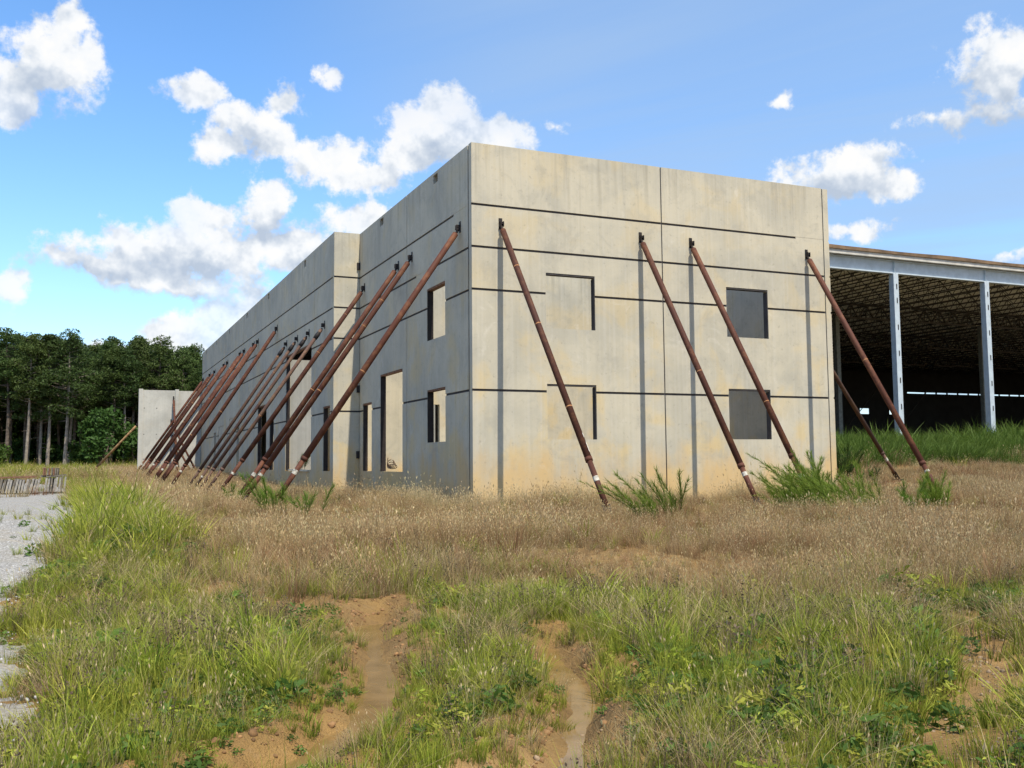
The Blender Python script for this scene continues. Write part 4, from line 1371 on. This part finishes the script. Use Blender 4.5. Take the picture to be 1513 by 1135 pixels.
Q = sample_ground(3.5, 26, 60, g); gi = gravel_in(Q[:, 0], Q[:, 1]); Q = Q[(gi > -0.35) & (gi < 3.0)]
scatter('loose_gravel', 'pebble', np.column_stack([Q, ground(Q[:, 0], Q[:, 1]) + 0.03]), 0.012 + 0.03 * g.random(len(Q)) ** 2, 'loose grey stones along the edge of the gravel lot', 'gravel', 0.5, g)

# ------------------------------------------------------------------ single plants
def feathery(loc, label, stems, height, spread, lean, seed, mat='fennel', group='feathery green weeds'):
    g = np.random.default_rng(seed)
    root = tag(empty('feathery_weed', (loc[0], loc[1], float(ground(loc[0], loc[1])))), label, 'weed', group)
    mb = MB(); V = []; T = []; F = []; b = 0
    for s in range(stems):
        a = g.random() * 6.28; r = spread * g.random() ** 0.5 * 0.45
        p0 = np.array([r * math.cos(a), r * math.sin(a), -0.03])
        hh = height * g.uniform(0.4, 1.12)
        ld = np.array([lean[0] * g.uniform(0.3, 1.6) + g.normal(0, 0.28), lean[1] + g.normal(0, 0.28)])
        pts = []
        for k in range(7):
            t_ = k / 6
            pts.append(p0 + np.array([ld[0] * hh * t_ ** 1.4, ld[1] * hh * t_ ** 1.4, hh * t_ * (1 - 0.12 * t_)]))
        mb.tube([tuple(p) for p in pts], [0.007 * (1 - 0.8 * k / 6) for k in range(7)], 5, False)
        n = int(85 * hh / 0.9) + 15
        for i in range(n):
            t_ = g.uniform(0.12, 1.0) ** 0.8
            q = t_ * 6; k = min(int(q), 5); c = pts[k] * (1 - (q - k)) + pts[k + 1] * (q - k)
            sd_ = pts[k + 1] - pts[k]; d = sd_ / np.linalg.norm(sd_) * 1.1 + g.normal(size=3) * 0.42; d[2] += 0.15; d /= np.linalg.norm(d)
            ln = 0.32 * (1.15 - 0.7 * t_) * g.uniform(0.6, 1.3)
            sd = np.cross(d, g.normal(size=3)); sd /= np.linalg.norm(sd); w_ = 0.0042
            V += [c - sd * w_, c + sd * w_, c + d * ln * 0.6 + sd * w_ * 0.8, c + d * ln, c + d * ln * 0.6 - sd * w_ * 0.8]
            T += [0.2, 0.2, 0.7, 1.0, 0.7]; F.append((b, b + 1, b + 2, b + 3, b + 4)); b += 5
    o = mb.build('stem', M[mat], root)
    me = raw_mesh('foliage', np.array(V), [np.array(F, np.int32)], T, M[mat])
    f = bpy.data.objects.new('foliage', me); COL.objects.link(f); f.parent = root
    return root


feathery((6.35, -5.7), 'big feathery green weed clump around the feet of the two front braces', 70, 1.25, 3.0, (-0.75, 0.1), 1)
feathery((7.4, -4.2), 'upright feathery green weed behind the brace foot at the front wall', 16, 1.45, 0.6, (-0.05, 0), 2)
feathery((2.6, -5.2), 'small feathery green weed between the first two front braces', 12, 1.1, 0.9, (-0.35, 0.0), 3)
feathery((1.35, -6.2), 'leaning feathery green weed at the foot of the corner brace', 9, 1.1, 0.45, (-0.45, 0.2), 4)
feathery((10.1, -5.3), 'feathery green weed at the foot of the brace crossing the shed', 22, 1.0, 0.7, (-0.2, 0), 5)
feathery((8.3, -6.5), 'loose feathery green weed in the dry grass short of the shed', 9, 0.9, 1.0, (-0.3, 0), 6)
feathery((-5.1, -0.9), 'feathery green weed at the feet of the left wall pair of braces', 12, 1.05, 0.6, (-0.1, 0), 7)
feathery((-4.6, -2.2), 'thin feathery green weed in the dry grass before the left wall', 7, 0.8, 0.5, (0.0, 0), 8)
feathery((-5.2, 4.6), 'feathery green weed near the foot of the fourth left wall brace', 8, 0.8, 0.5, (0, 0), 9)
feathery((18.3, 6.8), 'dark green upright weed clump behind the clay mound', 26, 1.5, 1.0, (0, 0), 10, 'broad')
feathery((17.2, 4.2), 'shorter green weed clump in front of the dark clump by the mound', 14, 0.8, 0.6, (0, 0), 11, 'broad')
feathery((15.2, 6.9), 'green weed clump close behind the front wall end', 22, 1.5, 0.8, (0, 0), 12, 'broad')
feathery((-0.78, 17.2), 'small green weed sprouting on the sill of the big wing opening', 7, 0.7, 0.25, (0, 0), 13)
bpy.data.objects[[o.name for o in bpy.data.objects if o.get('label') == 'small green weed sprouting on the sill of the big wing opening'][0]].location.z = 0.9
for k, (x, y, lb) in enumerate([(-8.5, -1.0, 'tall lime grass clump nearest the gravel corner'), (-8.4, 2.6, 'tall lime grass clump along the gravel beyond the first'), (-8.6, 6.5, 'tall lime grass clump along the gravel, farthest of three')]):
    V, F, T = blades(np.random.default_rng(70 + k), 260, 0.55, (0.5, 1.05), 0.012, 0.22, 0.45, 5, bias=(-0.1, -0.05))
    o = bpy.data.objects.new('grass_clump', raw_mesh('grass_clump', V, F, T, M['grass_lime'])); COL.objects.link(o)
    o.location = (x, y, float(ground(x, y))); tag(o, lb, 'grass clump', 'tall grass clumps along the gravel')


def leafy_shrub(loc, rad, hgt, n, size, label, seed, group=None, mat='broad', cat='shrub'):
    g = np.random.default_rng(seed)
    root = tag(empty('leafy_shrub', (loc[0], loc[1], float(ground(loc[0], loc[1])))), label, cat, group)
    mb = MB(); parts = []
    for k in range(9):
        a = g.random() * 6.28; e = g.uniform(0.3, 1.0)
        tip = np.array([rad * 0.7 * e * math.cos(a), rad * 0.7 * e * math.sin(a), hgt * g.uniform(0.35, 0.9)])
        mb.tube([(0, 0, -0.05), tuple(tip * 0.5 + np.array([0, 0, 0.1])), tuple(tip)], [0.03 * hgt / 2, 0.02 * hgt / 2, 0.008], 6, False)
        v, f, t_ = leaves(g, n // 9, rad * 0.5, hgt * 0.5, size, 1.5, False, 0.8)
        parts.append((v + tip - np.array([0, 0, hgt * 0.25]), f, t_))
    mb.build('stem', M['bark'], root)
    V, F, T = merge(parts)
    f = bpy.data.objects.new('foliage', raw_mesh('foliage', V, F, T, M[mat])); COL.objects.link(f); f.parent = root
    return root


leafy_shrub((16.9, 10.4), 1.1, 2.6, 1500, 0.11, 'round leafy green shrub between the front wall end and the shed', 50)

# ------------------------------------------------------------------ the pine wood
def pine_mesh(seed, hgt, bare, crown_r, nclump, npuff):
    g = np.random.default_rng(seed)
    mb = MB()
    lean = g.normal(0, 0.012, 2)
    stem = lambda t_: (lean[0] * hgt * t_ + 0.12 * math.sin(t_ * 5 + seed), lean[1] * hgt * t_ + 0.1 * math.cos(t_ * 4 + seed), hgt * t_)
    mb.tube([stem(k / 8) if k else (stem(0)[0], stem(0)[1], -0.6) for k in range(9)], [0.17 * (1 - 0.88 * (k / 8) ** 1.2) for k in range(9)], 8, False)
    parts = []
    for k in range(nclump):
        t_ = bare + (1 - bare) * g.random() ** 0.85
        prof = math.sin(min(1, (1.03 - t_) / (1.03 - bare) * 1.25) * math.pi * 0.62)
        r = crown_r * prof * g.uniform(0.35, 1.05)
        a = g.random() * 6.28
        s0 = np.array(stem(t_ - 0.03))
        tip = s0 + np.array([r * math.cos(a), r * math.sin(a), 0.25 * r + g.normal(0, 0.15)])
        mb.tube([tuple(s0), tuple((s0 + tip) / 2 + np.array([0, 0, -0.05 * r])), tuple(tip)], [0.035, 0.022, 0.01], 4, False)
        pr = g.uniform(0.42, 0.85)
        v, f, t2 = leaves(g, npuff, pr, pr * 1.0, 0.095, 2.8, True, 1.0)
        parts.append((v + tip - np.array([0, 0, pr * 0.45]), f, t2))
    # a few dead stubs on the bare stem
    for k in range(6):
        t_ = g.uniform(bare * 0.45, bare); a = g.random() * 6.28; s0 = np.array(stem(t_))
        mb.tube([tuple(s0), tuple(s0 + np.array([math.cos(a), math.sin(a), -0.15]) * g.uniform(0.4, 1.2))], [0.02, 0.006], 4, False)
    tm = bpy.data.meshes.new('trunk'); tm.from_pydata(mb.v, [], mb.f); tm.update()
    V, F, T = merge(parts)
    return tm, raw_mesh('crown', V, F, T, M['pine'])


PINES = [pine_mesh(100 + k, 13.2, (0.44, 0.52, 0.36, 0.48, 0.40, 0.55)[k], (2.1, 1.8, 2.4, 2.0, 2.2, 1.7)[k], 78, 105) for k in range(6)]
PALE = []
for k, (tm, cm) in enumerate(PINES):
    tm2 = tm.copy(); tm2.materials.append(M['bark_pale']); PALE.append(tm2)
    tm.materials.append(M['bark'])


def pine(x, y, k, s, rz, label, group, pale=False):
    root = empty('pine_tree', (x, y, float(ground(x, y))), rz)
    root.scale = (s * random.uniform(0.9, 1.15),) * 2 + (s,)
    tag(root, label, 'tree', group)
    inst('trunk', PALE[k] if pale else PINES[k][0], root)
    inst('crown', PINES[k][1], root)
    return root


WOOD = 'pines of the wood beyond the lot'
front = [(-15.5, 80.5, 0, 1.03, 'pine at the wood edge, far left of the pale trunks', False), (-13.8, 79.5, 1, 1.0, 'slim pale-trunked pine behind the long board row', True),
         (-12.6, 81.0, 2, 0.97, 'pine with pale trunk just behind the small board bundle, first of three', True), (-11.9, 80.0, 3, 1.0, 'pine with pale trunk just behind the small board bundle, second of three', True),
         (-10.4, 79.0, 4, 1.02, 'thick pale-trunked pine standing right of the board pile', True), (-6.3, 81.5, 5, 0.93, 'slender pine behind the outer brace of the screen wall', False),
         (-5.2, 82.0, 1, 0.94, 'slender pale-trunked pine next to the screen wall edge', True)]
for k, (x, y, m_, s, lb, pl) in enumerate(front):
    pine(x, y, m_, s, k * 1.1, lb, WOOD, pl)
g = np.random.default_rng(77)
mass = []
ordn = ['first', 'second', 'third', 'fourth', 'fifth', 'sixth', 'seventh', 'eighth', 'ninth', 'tenth', 'eleventh', 'twelfth']
for row in range(11):
    yy = 83 + row * 2.9
    x = -46.0 + g.uniform(0, 3)
    line = []
    while x < 12 + row * 0.5:
        line.append((x + g.normal(0, 0.5), yy + g.normal(0, 0.7), int(g.integers(0, 6)), float(g.uniform(0.82, 1.05)) * (1 + 0.012 * row), float(g.random() * 6.28), g.random() < 0.08))
        x += g.uniform(2.2, 4.2)
    seen = [q for q in line if row < 3 and -19.5 < q[0] < 5.5]
    seen.sort(key=lambda q: -q[0])
    mass += [q for q in line if q not in seen]
    for k, (x, y, m_, s_, rz, pl) in enumerate(seen):
        pine(x, y, m_, s_, rz, 'dark pine in the %s full row of the wood, %s counted from the wing' % (ordn[row], ordn[k]), WOOD, pl)
ct = bpy.data.collections.new('pine_trunk'); cc = bpy.data.collections.new('pine_crown')
for k, (tm, cm) in enumerate(PINES):
    ct.objects.link(bpy.data.objects.new('pine_trunk_%02d' % k, tm)); cc.objects.link(bpy.data.objects.new('pine_crown_%02d' % k, cm))
PROTO['pine_trunk'] = (ct, len(PINES)); PROTO['pine_crown'] = (cc, len(PINES))
mp = np.array([(q[0], q[1], float(ground(q[0], q[1]))) for q in mass]); ms = np.array([q[3] for q in mass])
wood = scatter('wood', 'pine_trunk', mp, ms, 'mass of dark pines filling the wood behind its front rows', 'wood', 0.012, np.random.default_rng(5))
wc = scatter('crown', 'pine_crown', mp, ms, None, None, 0.012, np.random.default_rng(5))
wc.parent = wood
k = 0
for (x, y, r, h_, n) in [(-7.3, 77.5, 2.2, 5.6, 2600), (-4.3, 79.0, 1.8, 4.2, 2000), (-2.2, 80, 1.7, 3.6, 1500), (-16.4, 77.5, 1.6, 2.9, 1500), (-9.0, 80.5, 1.4, 3.2, 1300)]:
    lb = ['tall leafy shrub at the wood edge left of the outer brace', 'leafy shrub under the pines behind the outer brace', 'leafy shrub hidden low behind the grey screen wall', 'low shrub at the wood edge behind the long board row',
          'small shrub under the thick pale-trunked pine'][k]
    leafy_shrub((x, y), r, h_, n, 0.24, lb, 200 + k, 'undergrowth shrubs of the wood'); k += 1

g = np.random.default_rng(91)
proto('puff', [(*leaves(g, 260, 1.0, 1.7, 0.20, 1.5), M['broad']) for _ in range(3)])
n = 900
Q = np.column_stack([g.uniform(-60, 16, n), 88 + 34 * g.random(n) ** 0.8])
zq = ground(Q[:, 0], Q[:, 1]) + g.random(n) ** 1.6 * np.interp(Q[:, 1], [88, 100, 122], [1.2, 4.0, 10.0])
scatter('undergrowth', 'puff', np.column_stack([Q, zq]), g.uniform(0.9, 1.9, n), 'dark leafy undergrowth filling the wood between the pine trunks', 'undergrowth', 0.4, g)
